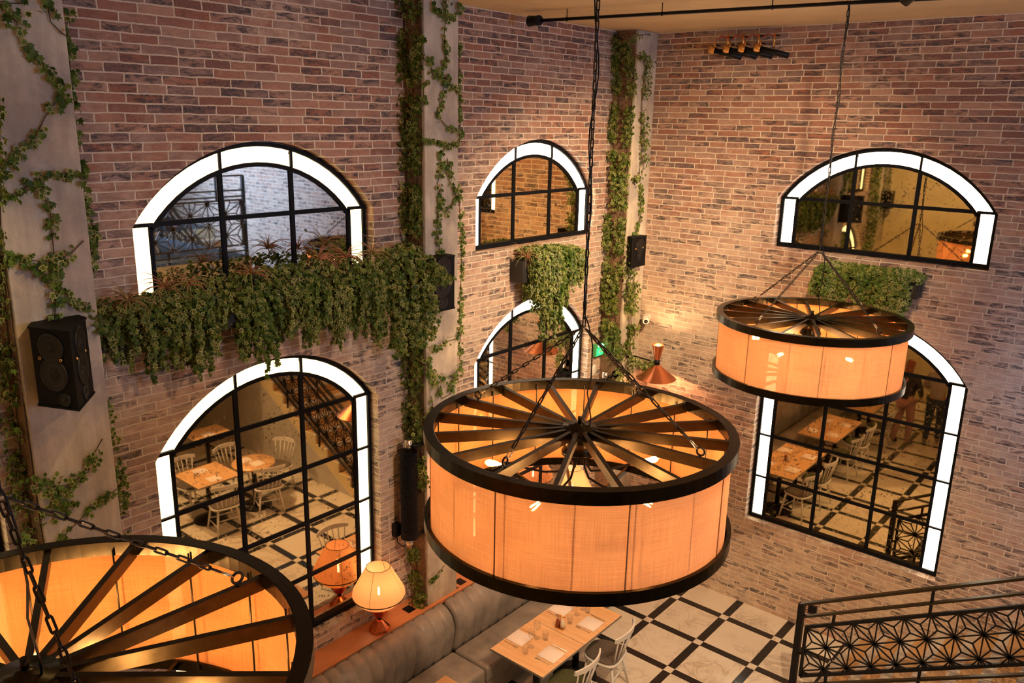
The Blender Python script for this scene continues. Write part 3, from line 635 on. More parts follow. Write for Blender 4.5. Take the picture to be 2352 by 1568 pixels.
def driver(mb, c, n, r, m=1):
    Q = Matrix.Translation(V(c)) @ V(n).to_track_quat('Z', 'Y').to_matrix().to_4x4()
    mb.lathe([(r*1.12, .0), (r*1.12, .008), (r, .010), (r*.93, .002), (r*.8, .006), (r*.72, -.002+.006), (r*.25, -.012+.012), (r*.2, .012), (0, .014)], n=32, m=m, M=Q)
def speaker(name, foot, z0, z1, faces, label, extra=None):
    # foot: list of (x,y) footprint; faces: list of (p,q) front faces with drivers
    root = empty('loudspeaker', (foot[0][0], foot[0][1], z0), 0, label, 'speaker'); o = V((foot[0][0], foot[0][1], z0))
    mb = MB(); mb.prism(foot, lambda p: V((p[0], p[1], z0+.012))-o, lambda p: V((p[0], p[1], z1-.012))-o); mb.build('cabinet', M['spk'], root)
    cx = sum(p[0] for p in foot)/len(foot); cy = sum(p[1] for p in foot)/len(foot)
    for za, zb in ((z0, z0+.012), (z1-.012, z1)):
        mb = MB(); mb.prism([(cx+(p[0]-cx)*1.07, cy+(p[1]-cy)*1.05) for p in foot], lambda p: V((p[0], p[1], za))-o, lambda p: V((p[0], p[1], zb))-o); mb.build('end_plate', M['spk'], root)
    for p, q, ds in faces:
        p, q = V((*p, 0)), V((*q, 0)); t = (q-p).normalized(); n = V((-t.y, t.x, 0)); 
        if n.dot(V((6, -9, 0))-p) < 0: n = -n
        for u, h, r in ds:
            c = p+(q-p)*u+V((0, 0, z0+(z1-z0)*h))-o; d = MB(); driver(d, c+n*.001, n, r, 0); d.build('driver_cone' if r > .03 else 'tweeter', M['cone'], root)
        d = MB(); c = p+(q-p)*.2+V((0,0,z0+(z1-z0)*.62))-o+n*.004; c2 = p+(q-p)*.72+V((0,0,z0+(z1-z0)*.62))-o+n*.004
        for cc in (c, c2): Q = Matrix.Translation(cc) @ n.to_track_quat('Z', 'Y').to_matrix().to_4x4(); d.lathe([(.011, 0), (.011, .006), (.006, .006), (.006, .0)], n=14, M=Q)
        d.build('brass_plug', M['brass'], root)
    return root
speaker('a', [(.415, -7.62), (.52, -7.685), (.80, -7.555), (.52, -7.335), (.415, -7.34)], 4.27, 4.80, [((.52, -7.685), (.80, -7.555), [(.5, .76, .085), (.5, .42, .095), (.7, .12, .04)]), ((.80, -7.555), (.52, -7.335), [(.5, .78, .09), (.5, .44, .095), (.5, .14, .05)])],
        'large black two-faced loudspeaker on the left ivy-covered pillar')
speaker('b', [(.415, -4.10), (.55, -4.195), (.56, -4.18), (.56, -3.86), (.55, -3.845), (.415, -3.84)], 4.31, 4.84, [((.56, -4.19), (.56, -3.85), [(.5, .80, .095), (.5, .47, .10), (.5, .17, .06)])],
        'black loudspeaker on the middle pillar with ivy trailing across its corner')
speaker('c', [(.485, -.60), (.60, -.68), (.61, -.67), (.61, -.36), (.60, -.35), (.485, -.36)], 4.335, 4.72, [((.61, -.68), (.61, -.35), [(.5, .68, .085), (.5, .36, .045)])],
        'small black loudspeaker near the top of the far corner pillar')
speaker('d', [(.402, -10.3), (.6, -10.3), (.6, -9.98), (.402, -9.98)], 4.37, 4.75, [((.6, -10.3), (.6, -9.98), [(.5, .7, .08), (.5, .3, .09)])], 'black loudspeaker on the near corner pillar, seen only in the amber mirror')
def heater(x, y, yw, z0, z1, label):
    root = empty('tube_heater', (x, y, z0), 0, label, 'heater')
    prof = [(0, 0)]; n = int((z1-z0)/.018)
    for i in range(n): z = (z1-z0)*i/n; prof += [(.090, z), (.090, z+.011), (.084, z+.013), (.084, z+.017)]
    prof += [(.09, z1-z0), (.055, z1-z0), (0, z1-z0)]
    mb = MB(); mb.lathe(prof, n=36, sm=False); mb.build('ribbed_body', M['black'], root)
    for a, b in ((z1-z0, z1-z0+.13), (-.11, 0)): mb = MB(); mb.cyl((0, 0, a), (0, 0, b), .042, 28); mb.build('chrome_end', M['chrome'], root)
    for z in (z1-z0+.06, .03): mb = MB(); mb.tube([V((.05, yw-y, z)), V((.06, .05, z)), V((.03, .0, z))], .018, 10); mb.cyl((.05, yw-y-.0, z), (.05, yw-y-.012, z), .05, 20); mb.build('bracket', M['black'], root)
    mb = MB(); mb.box((-.17, -.10, .0), (-.10, -.03, .14)); mb.tube([V((-.13, -.06, 0)), V((-.12, -.06, -.08)), V((-.07, -.02, -.13)), V((0, 0, -.10))], .005, 6); mb.build('junction_box', M['black'], root)
heater(.31, -4.265, -4.09, 1.88, 2.85, 'black ribbed vertical tube heater with chrome ends beside the middle pillar')
heater(.36, -.775, -.60, 1.85, 2.80, 'tube heater with a chrome end by the far corner pillar, mostly hidden')
root = empty('security_camera', (.578, -D, 3.607), 0, 'white bullet security camera on the brick near the far corner', 'camera')
mb = MB(); mb.cyl((0, 0, 0), (0, -.03, 0), .05, 24); mb.tube([V((0, -.03, 0)), V((0, -.06, -.01))], .02, 10); mb.build('mount', M['plast'], root)
dd = V((.55, -.8, -.22)).normalized(); Q = Matrix.Translation(V((-.01, -.045, 0))) @ dd.to_track_quat('Z', 'Y').to_matrix().to_4x4()
mb = MB(); mb.lathe([(0, 0), (.038, .01), (.046, .03), (.046, .12), (.040, .135), (.026, .137)], n=28, M=Q); mb.build('housing', M['plast'], root)
mb = MB(); mb.lathe([(.027, .136), (.02, .141), (0, .143)], n=20, M=Q); mb.build('lens', M['lens'], root)
root = empty('exit_sign', (D, -.63, 3.09), 0, 'small green emergency exit sign on the brick left of the corner pillar', 'exit sign')
mb = MB(); mb.rbox((0, -.15, 0), (.05, .15, .18), .01); mb.build('housing', M['exitbox'], root)
mb = MB(); mb.box((.05, -.13, .015), (.053, .13, .115)); mb.build('panel', M['exitg'], root)
mb = MB(); mb.box((.05, -.10, .135), (.056, .10, .165)); mb.build('light_bar', M['exitw'], root)
mb = MB(); mb.box((.053, .03, .03), (.0545, .07, .10)); mb.box((.053, -.06, .055), (.0545, .0, .072)); mb.add([(.0545, -.09, .063), (.0545, -.055, .088), (.0545, -.055, .038)], [(0, 1, 2)]); mb.build('pictogram', M['plast'], root)
mb = MB(); Q = Matrix.Translation(V((D, -.73, 2.89))) @ Matrix.Rotation(pi/2, 4, 'Y'); mb.lathe([(0, .02), (.03, .02), (.045, .012), (.05, 0)], n=28, M=Q @ Matrix.Scale(1.7, 4, V((1,0,0)))); o = mb.build('wall_sensor', M['plast']); tag(o, 'white oval sensor on the brick below the green exit sign', 'sensor')
# row of brass-fronted tubes with red wires high on the right wall
for k in range(4):
    x = 1.315+k*.187; z = 6.955; root = empty('spotlight_tube', (x, -.30, z), 0, ['first', 'second', 'third', 'fourth'][k]+' from the left of the black and brass tube spotlights near the ceiling', 'spotlight', 'tube spotlights high on the right wall')
    dv_ = V((.62, .10, -.16)).normalized()*.40
    mb = MB(); mb.cyl((0,0,0), dv_*.86, .031, 20); mb.build('black_tube', M['black'], root)
    Q = Matrix.Translation(-dv_.normalized()*.045) @ dv_.to_track_quat('Z', 'Y').to_matrix().to_4x4()
    mb = MB(); mb.lathe([(.018, .02), (.018, .0), (.034, -.012), (.046, .0), (.048, .03), (.036, .065)], n=24, M=Q); mb.build('brass_nozzle', M['brass'], root)
    for dx, tp, ln in ((.0, 0, .11), (.16, 1, .19)):
        mb = MB(); mb.cyl((dx, .03, -.02+.02), (dx, .03, ln-.02), .013, 10); mb.build('valve_stem', M['brass'], root)
        mb = MB(); mb.tube([V((dx, .03, ln-.05)), V((dx, .155, ln-.05))], .008, 6); mb.build('wall_bracket', M['black'], root)
    mb = MB(); mb.tube([V((.03, .0, .11)), V((.08, .02, .155)), V((.14, .02, .135)), V((.17, .02, .13))], .006, 6); mb.build('red_wire', M['red'], root)
# sprinkler pipe under the ceiling
root = empty('ceiling_pipe', (.40, -2.62, 7.10), 0, 'thin black pipe with a round end cap running under the ceiling', 'pipe')
mb = MB(); e = V((3.1, .29, 0)); mb.tube([V((0,0,0)), e, e*1.8+V((0,.1,0))], .016, 10); mb.build('pipe', M['black'], root)
mb = MB(); mb.cyl((.12, 0, 0), (.16, -.01, 0), .05, 18); mb.cyl((.02, 0, 0), (.12, 0, .0), .055, 18, r2=.045); mb.build('end_cap', M['black'], root)
for k in range(5): mb = MB(); p = e*(.15+k*.33); mb.cyl(p, p+V((0,0,.095)), .005, 6); mb.torus(p, .019, .004, axis=e); mb.build('hanger', M['black'], root)

# ------------------------------------------------------------------ furniture
def make_chair(pad):
    root = empty('spindle_chair'); S = .445
    mb = MB()
    def seat_ring(z, k, dx=0): return [(dx+k*(.215*cos(a)*(1+.04*cos(a))) , k*.225*sin(a)*(1-.10*cos(a)*-1), z) for a in [2*pi*i/32 for i in range(32)]]
    def sq(p, e=.72):  # squarish ellipse
        return p
    def ring(z, k):
        out = []
        for i in range(36):
            a = 2*pi*i/36; c, s = cos(a), sin(a); c = math.copysign(abs(c)**.62, c); s = math.copysign(abs(s)**.62, s); w = .218-.022*c
            out.append((k*.212*c, k*w*s, z))
        return out
    def slab(mb, z0, z1, k):
        rs = [ring(z0, k*.93), ring(z0+.006, k), ring(z1-.006, k), ring(z1, k*.96)]
        b = len(mb.v)
        for r_ in rs: mb.v += r_
        for j in range(3):
            for i in range(36): i2 = (i+1) % 36; mb.face((b+j*36+i, b+j*36+i2, b+(j+1)*36+i2, b+(j+1)*36+i), 0, True)
        mb.face([b+i for i in range(36)][::-1]); mb.face([b+108+i for i in range(36)])
    slab(mb, S-.03, S, 1); mb.build('seat', M['white'], root)
    mb = MB(); slab(mb, S+.001, S+.022, .93); mb.build('seat_pad', pad, root)
    ft = {}
    for sx in (-1, 1):
        for sy in (-1, 1):
            a = V((sx*.14, sy*.14, S-.028)); b = V((sx*.205-.01, sy*.20, 0)); ft[(sx, sy)] = (a, b)
            mb = MB(); mb.tube([a, a*.5+b*.5, b], .016, 10, rs=[.017, .016, .011]); mb.build('leg', M['white'], root)
    mb = MB(); g = lambda k, t: ft[k][0]*(1-t)+ft[k][1]*t
    for sx in (-1, 1): mb.tube([g((sx, -1), .5+.08*sx), g((sx, 1), .5+.08*sx)], .0085, 8)
    for sy in (-1, 1): mb.tube([g((-1, sy), .62), g((1, sy), .62)], .0085, 8)
    mb.build('stretcher', M['white'], root)
    cr = []; n = 13
    for i in range(n): u = -1+2*i/(n-1); cr.append(V((-.285+.075*u*u*1.0, .245*u, .80+.012*(1-u*u))))
    mb = MB(); b = len(mb.v)
    for i, p in enumerate(cr):
        w = .032*(1-.25*abs(-1+2*i/(n-1))**3)
        for dx, dz in ((-.010, -w), (.010, -w), (.004, w), (-.014, w)): mb.v.append((p.x+dx, p.y, p.z+dz))
    for i in range(n-1):
        for k in range(4): mb.face((b+i*4+k, b+i*4+(k+1) % 4, b+(i+1)*4+(k+1) % 4, b+(i+1)*4+k), 0, False)
    mb.face((b, b+1, b+2, b+3)); mb.face((b+(n-1)*4+3, b+(n-1)*4+2, b+(n-1)*4+1, b+(n-1)*4)); mb.build('crest_rail', M['white'], root)
    for k in range(6):
        u = -.85+1.7*k/5; tp = V((-.285+.075*u*u, .245*u, .785)); bt = V((-.185+.03*u*u, .165*u, S-.01)); mb = MB(); mb.tube([bt, bt*.5+tp*.5, tp], .008, 8, rs=[.008, .0095, .007]); mb.build('spindle', M['white'], root)
    return root
# the chair is modelled facing +x with its back at -x
ch0 = make_chair(M['cushion']); ch1 = make_chair(M['green']); used = {0: False, 1: False}
def chair(x, y, rz, label, group=None, kind=0):
    src = (ch0, ch1)[kind]
    o = src if not used[kind] else copy_tree(src); used[kind] = True
    return place(o, (x, y, 0), rz, label, 'chair', group or 'white spindle-back dining chairs')
chair(1.86, -2.79, pi+P_(10), 'white spindle-back chair with taupe pad pulled up to the far half of the set table')
chair(1.87, -3.48, pi+P_(4), 'white spindle-back chair with olive pad, cut by the bottom edge of the photo', None, 1)
chair(1.84, -4.90, pi+P_(6), 'spindle-back chair at the second banquette table, seen in the right mirror', None, 1)
chair(1.83, -5.62, pi, 'spindle-back chair at the near end of the second banquette table, right mirror', None, 1)
chair(1.86, -6.80, pi-P_(5), 'white spindle-back chair at the farthest banquette table seen in the right mirror', None, 1)
chair(5.47, -3.60, pi+P_(-8), 'spindle-back chair on the far side of the square pedestal table in the lower left mirror')
chair(4.52, -3.62, P_(10), 'spindle-back chair on the near side of the square pedestal table in the lower left mirror')
chair(5.43, -2.86, pi+P_(-5), 'spindle-back chair behind the round pedestal table in the lower left mirror')
chair(4.60, -2.80, P_(20), 'spindle-back chair in front of the round pedestal table in the lower left mirror')
chair(5.12, -2.27, -pi/2+P_(-15), 'tall-looking spindle-back chair at the right of the round table in the lower left mirror')
for x, y, r, z, lb in ((7.3, -3.1, .4, MZ, 'spindle-back chair on the upper floor behind the balcony railing, in the upper left mirror'), (7.9, -4.0, 2.6, MZ, 'second spindle-back chair farther back on the upper floor, in the upper left mirror')):
    o = chair(x, y, r, lb); o.location.z = z
sconce(1.15, -9.3, .70, -9.3, 3.3, 'copper double-cone wall lamp by the wall behind the viewer, glimpsed in the amber mirror', 10) if False else None
def table_top_pair(x0, x1, ys, label, group):
    out = []
    for y0, y1, lb in ys:
        root = empty('dining_table', ((x0+x1)/2, (y0+y1)/2, 0), 0, lb, 'table', group)
        hx, hy = (x1-x0)/2-.002, (y1-y0)/2-.002
        mb = MB(); mb.box((-hx, -hy, .724), (hx, hy, .7495), 1); b = len(mb.v); mb.box((-hx+.001, -hy+.001, .7495), (hx-.001, hy-.001, .7505), 0); mb.build('tabletop', [M['tablewood'], M['edge']], root)
        mb = MB(); mb.cyl((0,0,.03), (0,0,.715), .038, 20); mb.box((-.2, -.03, .70), (.2, .03, .724)); mb.box((-.03, -.2, .70), (.03, .2, .724)); mb.build('column', M['black'], root)
        mb = MB(); mb.lathe([(0, .0), (.25, .0), (.25, .012), (.18, .03), (.09, .07), (.045, .11), (0, .12)], n=40); mb.build('pedestal_base', M['black'], root); out.append(root)
    return out
G = 'wooden dining tables along the banquette'
table_top_pair(1.148, 1.853, [(-3.915, -3.20, 'wooden table square nearest the viewer of the set pair, two napkins on it'), (-3.20, -2.47, 'wooden table square farther from the viewer of the set pair, cruet stand beside its seam')], '', G)
table_top_pair(1.10, 1.80, [(-5.94, -5.24, 'near square of the second banquette table pair, seen in the right mirror'), (-5.24, -4.53, 'far square of the second banquette table pair, only its corner in direct view')], '', G)
table_top_pair(1.10, 1.80, [(-7.95, -7.25, 'near square of the third banquette table pair, hidden behind the nearest pendant'), (-7.25, -6.55, 'far square of the third banquette table pair, glimpsed in the right mirror')], '', G)
table_top_pair(4.62, 5.36, [(-3.95, -3.23, 'square wooden pedestal table reflected in the lower left mirror')], '', 'tables across the room')
table_top_pair(6.30, 6.85, [(-3.02, -2.33, 'square wooden table farthest back in the lower left mirror')], '', 'tables across the room')
root = empty('round_table', (4.90, -2.84, 0), 0, 'round wooden pedestal table reflected in the lower left mirror', 'table')
mb = MB(); mb.lathe([(0, .724), (.33, .724), (.335, .735), (.33, .75), (0, .75)], n=48); mb.build('tabletop', M['tablewood'], root)
mb = MB(); mb.cyl((0,0,.03), (0,0,.724), .038, 20); mb.build('column', M['black'], root)
mb = MB(); mb.lathe([(0, 0), (.25, 0), (.25, .012), (.18, .03), (.09, .07), (.045, .11), (0, .12)], n=40); mb.build('pedestal_base', M['black'], root)

# table settings
TZ = .7507
def napkin(x, y, rz, label, s=.108):
    mb = MB(); mb.rbox((-s, -s, 0), (s, s, .006), .002, n=1); mb.rbox((-s+.003, -s+.003, .006), (s-.002, s-.003, .010), .002, n=1); o = mb.build('napkin', M['napkin']); place(o, (x, y, TZ), rz, label, 'napkin', 'pale napkins laid on the tables')
def cutlery_fork(mb):
    mb.bar((-.095, 0, .003), (.03, 0, .003), .007, .003); mb.add([(.03, -.004, .004), (.045, -.012, .004), (.045, .012, .004), (.03, .004, .004)], [(0,1,2,3)])
    for k in range(4): mb.bar((.045, -.0105+k*.007, .004), (.095, -.0095+k*.0063, .006), .003, .002)
def cutlery_knife(mb):
    mb.bar((-.10, 0, .004), (.0, 0, .004), .011, .006); mb.add([(.0, -.005, .004), (.08, -.008, .003), (.115, .002, .003), (.0, .006, .004), (.0, -.005, .006), (.08, -.008, .004), (.115, .002, .004), (.0, .006, .006)], [(0,1,2,3), (7,6,5,4), (0,4,5,1), (3,2,6,7), (1,5,6,2), (0,3,7,4)])
mb = MB(); cutlery_fork(mb); fk = mb.build('fork', M['steel']); mb = MB(); cutlery_knife(mb); kn = mb.build('knife', M['steel']); cu = {0: 0, 1: 0}
def cutl(kind, x, y, rz, label):
    src = (fk, kn)[kind]; o = src if not cu[kind] else src.copy()
    if cu[kind]: COL.objects.link(o)
    cu[kind] = 1; place(o, (x, y, TZ), rz, label, ('fork', 'knife')[kind], ('forks', 'knives')[kind]+' laid on the tables')
SET = [(1.265, -3.568, 0, 'near table, banquette side'), (1.690, -3.568, pi, 'near table, chair side'), (1.268, -2.835, 0, 'far table, banquette side'), (1.685, -2.845, pi, 'far table, chair side')]
for x, y, r, w in SET:
    napkin(x, y, P_(2), 'square pale napkin on the set wooden table pair: '+w)
    cutl(0, x, y-.145, r, 'steel fork beside the napkin, set wooden table pair: '+w); cutl(1, x, y+.145, r, 'steel knife beside the napkin, set wooden table pair: '+w)
for x, y, w in ((4.78, -3.6, 'near side of the square mirrored table'), (5.18, -3.6, 'far side of the square mirrored table'), (4.80, -2.84, 'front of the round mirrored table'), (5.05, -2.9, 'back of the round mirrored table'), (1.25, -5.55, 'second banquette table, bench side'), (1.62, -5.55, 'second banquette table, near chair side'), (1.62, -4.88, 'second banquette table, far chair side'), (1.25, -4.85, 'second banquette table, far bench side'), (6.5, -2.7, 'farthest mirrored table')):
    napkin(x, y, P_(3), 'square pale napkin on the '+w, .10)
def wine():
    mb = MB(); mb.lathe([(0, .002), (.034, 0), (.034, .002), (.006, .008), (.0035, .02), (.0035, .085), (.012, .095), (.032, .125), (.037, .15), (.034, .19), (.031, .205), (.030, .205), (.033, .188), (.0355, .15), (.030, .127), (.008, .098), (0, .096)], n=24); return mb.build('wine_glass', M['glass'])
def tumbler():
    mb = MB(); mb.lathe([(0, 0), (.028, 0), (.034, .09), (.0325, .09), (.027, .006), (0, .006)], n=24); return mb.build('tumbler', M['glass'])
wg, tb = wine(), tumbler(); gu = {0: 0, 1: 0}
def glass(kind, x, y, label):
    src = (wg, tb)[kind]; o = src if not gu[kind] else src.copy()
    if gu[kind]: COL.objects.link(o)
    gu[kind] = 1; place(o, (x, y, TZ), 0, label, 'glass', ('wine glasses', 'water tumblers')[kind]+' on the tables')
for k, x, y, w in ((1, 1.475, -3.725, 'nearest corner end of the near table'), (0, 1.45, -3.60, 'between the two napkins of the near table'), (0, 1.40, -3.44, 'toward the bench beside the knife on the near table'), (1, 1.485, -3.40, 'near the seam on the near table'),
    (1, 1.505, -2.985, 'beside the cruet stand on the far table'), (0, 1.47, -2.80, 'between the napkins of the far table'), (0, 1.45, -2.66, 'toward the far end of the far table'), (1, 1.53, -2.68, 'by the chair-side knife of the far table'),
    (0, 4.95, -3.45, 'far edge of the square mirrored table'), (1, 5.02, -3.72, 'near edge of the square mirrored table'), (0, 4.93, -2.70, 'middle of the round mirrored table'), (0, 5.02, -2.66, 'back of the round mirrored table'), (1, 4.86, -2.98, 'side of the round mirrored table'), (0, 6.55, -2.5, 'farthest mirrored table')):
    glass(k, x, y, ('clear wine glass, ', 'clear water tumbler, ')[k]+w)
root = empty('cruet_stand', (1.475, -3.128, TZ), .2, 'small brass-handled cruet stand with a brown and a white shaker by the table seam', 'cruet stand')
mb = MB(); mb.rbox((-.055, -.034, 0), (.055, .034, .012), .004); mb.cyl((0,0,.01), (0,0,.15), .005, 8); mb.build('tray', M['brass'], root)
mb = MB(); mb.tube([V((-.055, 0, .145)), V((0,0,.155)), V((.055,0,.145))], .009, 8); mb.build('handle', M['brass'], root)
for sx, m, nm in ((-1, mat('brown_shaker', (.25,.06,.02), .3), 'pepper_shaker'), (1, M['plast'], 'salt_shaker')):
    mb = MB(); mb.lathe([(0, .012), (.024, .012), (.024, .07), (.016, .09), (.016, .10), (0, .106)], c=(sx*.029, 0, 0), n=20); mb.build(nm, m, root)

# ------------------------------------------------------------------ people (seen in the tall right mirror)
def skin(name, nodes, edges, m, parent, sub=2):
    keys = list(nodes); me = bpy.data.meshes.new(name); me.from_pydata([nodes[k][0] for k in keys], [(keys.index(a), keys.index(b)) for a, b in edges], [])
    o = bpy.data.objects.new(name, me); COL.objects.link(o); o.modifiers.new('s', 'SKIN'); 
    ly = me.skin_vertices[0].data
    for i, k in enumerate(keys):
        r = nodes[k][1]; ly[i].radius = r if isinstance(r, tuple) else (r, r); ly[i].use_root = (i == 0)
    sb = o.modifiers.new('u', 'SUBSURF'); sb.levels = sub; sb.render_levels = sub
    dg = bpy.context.evaluated_depsgraph_get(); dg.update(); m2 = bpy.data.meshes.new_from_object(o.evaluated_get(dg)); o.modifiers.clear(); o.data = m2
    m2.materials.clear(); m2.materials.append(m)
    for f in m2.polygons: f.use_smooth = True
    o.parent = parent; return o
def person(loc, rz, label, top, legs, hairc, female, arms):
    root = empty('person', loc, rz, label, 'person')
    N = dict(pel=((0,0,.95), (.15,.11)), wai=((0,0,1.12), (.125,.09)), che=((0,.0,1.33), (.16,.105)), nkb=((0,-.01,1.47), (.07,.06)), nk=((0,.0,1.53), (.05,.05)), hd0=((0,.015,1.60), (.062,.07)), hd1=((0,.01,1.68), (.075,.09)), hd2=((0,0,1.75), (.055,.065)))
    E_ = [('pel','wai'), ('wai','che'), ('che','nkb'), ('nkb','nk'), ('nk','hd0'), ('hd0','hd1'), ('hd1','hd2')]
    L = {}
    for s, sx in (('l', -1), ('r', 1)):
        st_ = .07*(1 if sx < 0 else -1.6)
        N[s+'hip'] = ((sx*.09, 0, .88), (.085,.09)); N[s+'kn'] = ((sx*.10, .03+st_*.5, .50), (.055,.06)); N[s+'an'] = ((sx*.10, st_-.02, .09), (.036,.04)); N[s+'to'] = ((sx*.115, st_+.14, .03), (.038,.028))
        E_ += [('pel', s+'hip'), (s+'hip', s+'kn'), (s+'kn', s+'an'), (s+'an', s+'to')]
        el, wr = arms[s]; sh = (sx*.175, -.01, 1.41)
        N[s+'sh'] = (sh, (.055,.055)); N[s+'el'] = (el, (.04,.04)); N[s+'wr'] = (wr, (.026,.028))
        d = (V(wr)-V(el)).normalized(); pm = V(wr)+d*.06; N[s+'pa'] = (tuple(pm), (.036,.02)); E_ += [('che', s+'sh'), (s+'sh', s+'el'), (s+'el', s+'wr'), (s+'wr', s+'pa')]
        side = V((1,0,0))-d*d.x; side = side.normalized() if side.length > .1 else V((0,1,0)); fw = d.cross(side)
        for i in range(4):
            a = pm+d*.03+side*(-.027+.018*i); ln = (.062, .075, .07, .055)[i]; N[f'{s}f{i}a'] = (tuple(a), .009); N[f'{s}f{i}b'] = (tuple(a+d*ln*.55+fw*.008), .0085); N[f'{s}f{i}c'] = (tuple(a+d*ln*.9+fw*.022), .007); E_ += [(s+'pa', f'{s}f{i}a'), (f'{s}f{i}a', f'{s}f{i}b'), (f'{s}f{i}b', f'{s}f{i}c')]
        a = pm-d*.02+side*.034*sx*-1; N[s+'ta'] = (tuple(a), .010); N[s+'tb'] = (tuple(a+d*.045-side*.012*sx), .008); E_ += [(s+'pa', s+'ta'), (s+'ta', s+'tb')]
    skinm = mat('skin', (.55,.30,.20), .55)
    skin('body', N, E_, skinm, root, 1)
    f = MB(); f.lathe([(0, .0), (.008, .004), (.012, .012), (0, .03)], n=10, M=Matrix.Translation(V((0, .095, 1.655))) @ Matrix.Rotation(.5, 4, 'X')); f.build('nose', skinm, root)
    f = MB()
    for sx in (-1, 1): f.lathe([(0, .0), (.009, .003), (0, .006)], n=10, M=Matrix.Translation(V((sx*.03, .088, 1.69))) @ Matrix.Rotation(-pi/2, 4, 'X'))
    f.build('eye', M['lens'], root)
    f = MB(); f.tube([V((-.022, .085, 1.622)), V((0, .093, 1.62)), V((.022, .085, 1.622))], .005, 6); f.build('mouth', mat('lips', (.4,.12,.1), .5), root)
    f = MB()
    for sx in (-1, 1): f.lathe([(0, -.004), (.018, 0), (0, .006)], n=12, M=Matrix.Translation(V((sx*.077, .0, 1.67))) @ Matrix.Rotation(pi/2, 4, 'Y') @ Matrix.Scale(1.5, 4, V((1,0,0))))
    f.build('ear', skinm, root)
    # clothes: slightly larger shells over the same skeleton
    T = {k: (v[0], tuple(q+.016 for q in (v[1] if isinstance(v[1], tuple) else (v[1], v[1])))) for k, v in N.items()}
    tk = ['wai', 'pel', 'che', 'nkb', 'lsh', 'rsh', 'lel', 'rel', 'lwr', 'rwr']; skin('top', {k: T[k] for k in tk}, [e for e in E_ if e[0] in tk and e[1] in tk], top, root, 2)
    lk = ['pel', 'lhip', 'rhip', 'lkn', 'rkn', 'lan', 'ran']; skin('trousers', {k: T[k] for k in lk}, [e for e in E_ if e[0] in lk and e[1] in lk], legs, root, 2)
    for s in 'lr': skin('shoe', {k: (N[k][0], (.046, .04)) for k in (s+'an', s+'to')}, [(s+'an', s+'to')], M['black'], root, 2)
    H_ = dict(a=((0,-.01,1.76), (.075,.08)), b=((0,-.04,1.70), (.085,.07)), c=((0,-.055,1.60), (.08,.05)))
    He = [('a','b'), ('b','c')]
    if female: H_['d'] = ((0,-.07,1.46), (.09,.04)); He.append(('c','d')); 
    skin('hair', H_, He, hairc, root, 2); return root
denim = mat('dark_denim', (.03,.045,.08), .8); pink = mat('dusty_pink_cloth', (.42,.22,.20), .8); jack = mat('black_jacket', (.015,.018,.025), .6); shirt = mat('pale_shirt', (.42,.35,.30), .8)
person((2.17, -7.35, 0), P_(200), 'standing woman in dark jacket and pink trousers, seen in the tall right mirror', jack, pink, mat('auburn_hair', (.28,.07,.03), .5), True, dict(l=((-.25,.04,1.14), (-.16,.20,1.02)), r=((.25,-.02,1.13), (.24,.08,.90))))
person((2.62, -7.80, 0), P_(170), 'standing person in a pale shirt and dark jeans, right-hand figure in the tall right mirror', shirt, denim, mat('brown_hair', (.08,.04,.02), .5), False, dict(l=((-.26,.0,1.13), (-.27,.10,.89)), r=((.25,.05,1.15), (.14,.22,1.10))))

# ------------------------------------------------------------------ ivy
HALF = [(0, 1), (.14, .60), (.20, .52), (.60, .52), (.42, .22), (.38, .14), (.56, -.16), (.30, -.22), (.12, -.30)]
RIM = HALF+[(-x, y) for x, y in HALF[:0:-1]]
class Leaves:
    def __init__(s): s.v = []; s.f = []; s.c = []; s.m = []
    def leaf(s, p, n, tip, size, mi=0, rnd=None):
        n = V(n).normalized(); t = V(tip)-n*n.dot(V(tip))
        if t.length < 1e-4: t = V((0,0,-1))
        t.normalize(); u = t.cross(n); r = random.random() if rnd is None else rnd; q = random.random(); b = len(s.v); p = V(p)
        c = p+t*size*.18; s.v.append(c[:]); s.c.append((0, r, q)); fold = random.uniform(.02, .22)
        for x, y in RIM:
            w = p+u*(x*size*.62)+t*((y+.1)*size*.62)+n*(abs(x)*size*fold-max(0, y-.4)*size*.22); s.v.append(w[:]); s.c.append((1, r, q))
        k = len(RIM)
        for i in range(k): s.f.append((b, b+1+i, b+1+(i+1) % k)); s.m.append(mi)
    def build(s, name, mats, parent=None):
        me = bpy.data.meshes.new(name); me.from_pydata(s.v, [], s.f)
        for m in mats: me.materials.append(m)
        me.polygons.foreach_set('material_index', s.m)
        at = me.color_attributes.new('leaf', 'FLOAT_COLOR', 'POINT'); at.data.foreach_set('color', [x for c in s.c for x in (*c, 1)])
        me.update(); o = bpy.data.objects.new(name, me); COL.objects.link(o)
        if parent: o.parent = parent
        return o
def rv(a): return V((random.gauss(0, a), random.gauss(0, a), random.gauss(0, a)))
def run_leaves(L, pts, width, dens, out, size=(.034, .062), pick=lambda: 0, depth=.045, clump=0):
    pts = [V(p) for p in pts]; out = V(out)
    for a, b in zip(pts, pts[1:]):
        ln = (b-a).length; t = (b-a).normalized() if ln > 0 else V((0,0,-1)); sd = out.cross(t).normalized()
        for _ in range(int(dens*ln+random.random())):
            u = random.random(); q_ = a+(b-a)*u
            if clump and sin(q_.z*9+q_.y*5)+sin(q_.z*23+1.3+q_.x*4)+random.uniform(-.9, .9) < clump: continue
            p = a+(b-a)*u+sd*random.uniform(-1, 1)*width+out*(random.random()**1.5*depth+.004)
            L.leaf(p, out*1.0+rv(.42)+V((0,0,.25)), V((0,0,-1))+rv(.55)+t*.3, random.uniform(*size), pick())
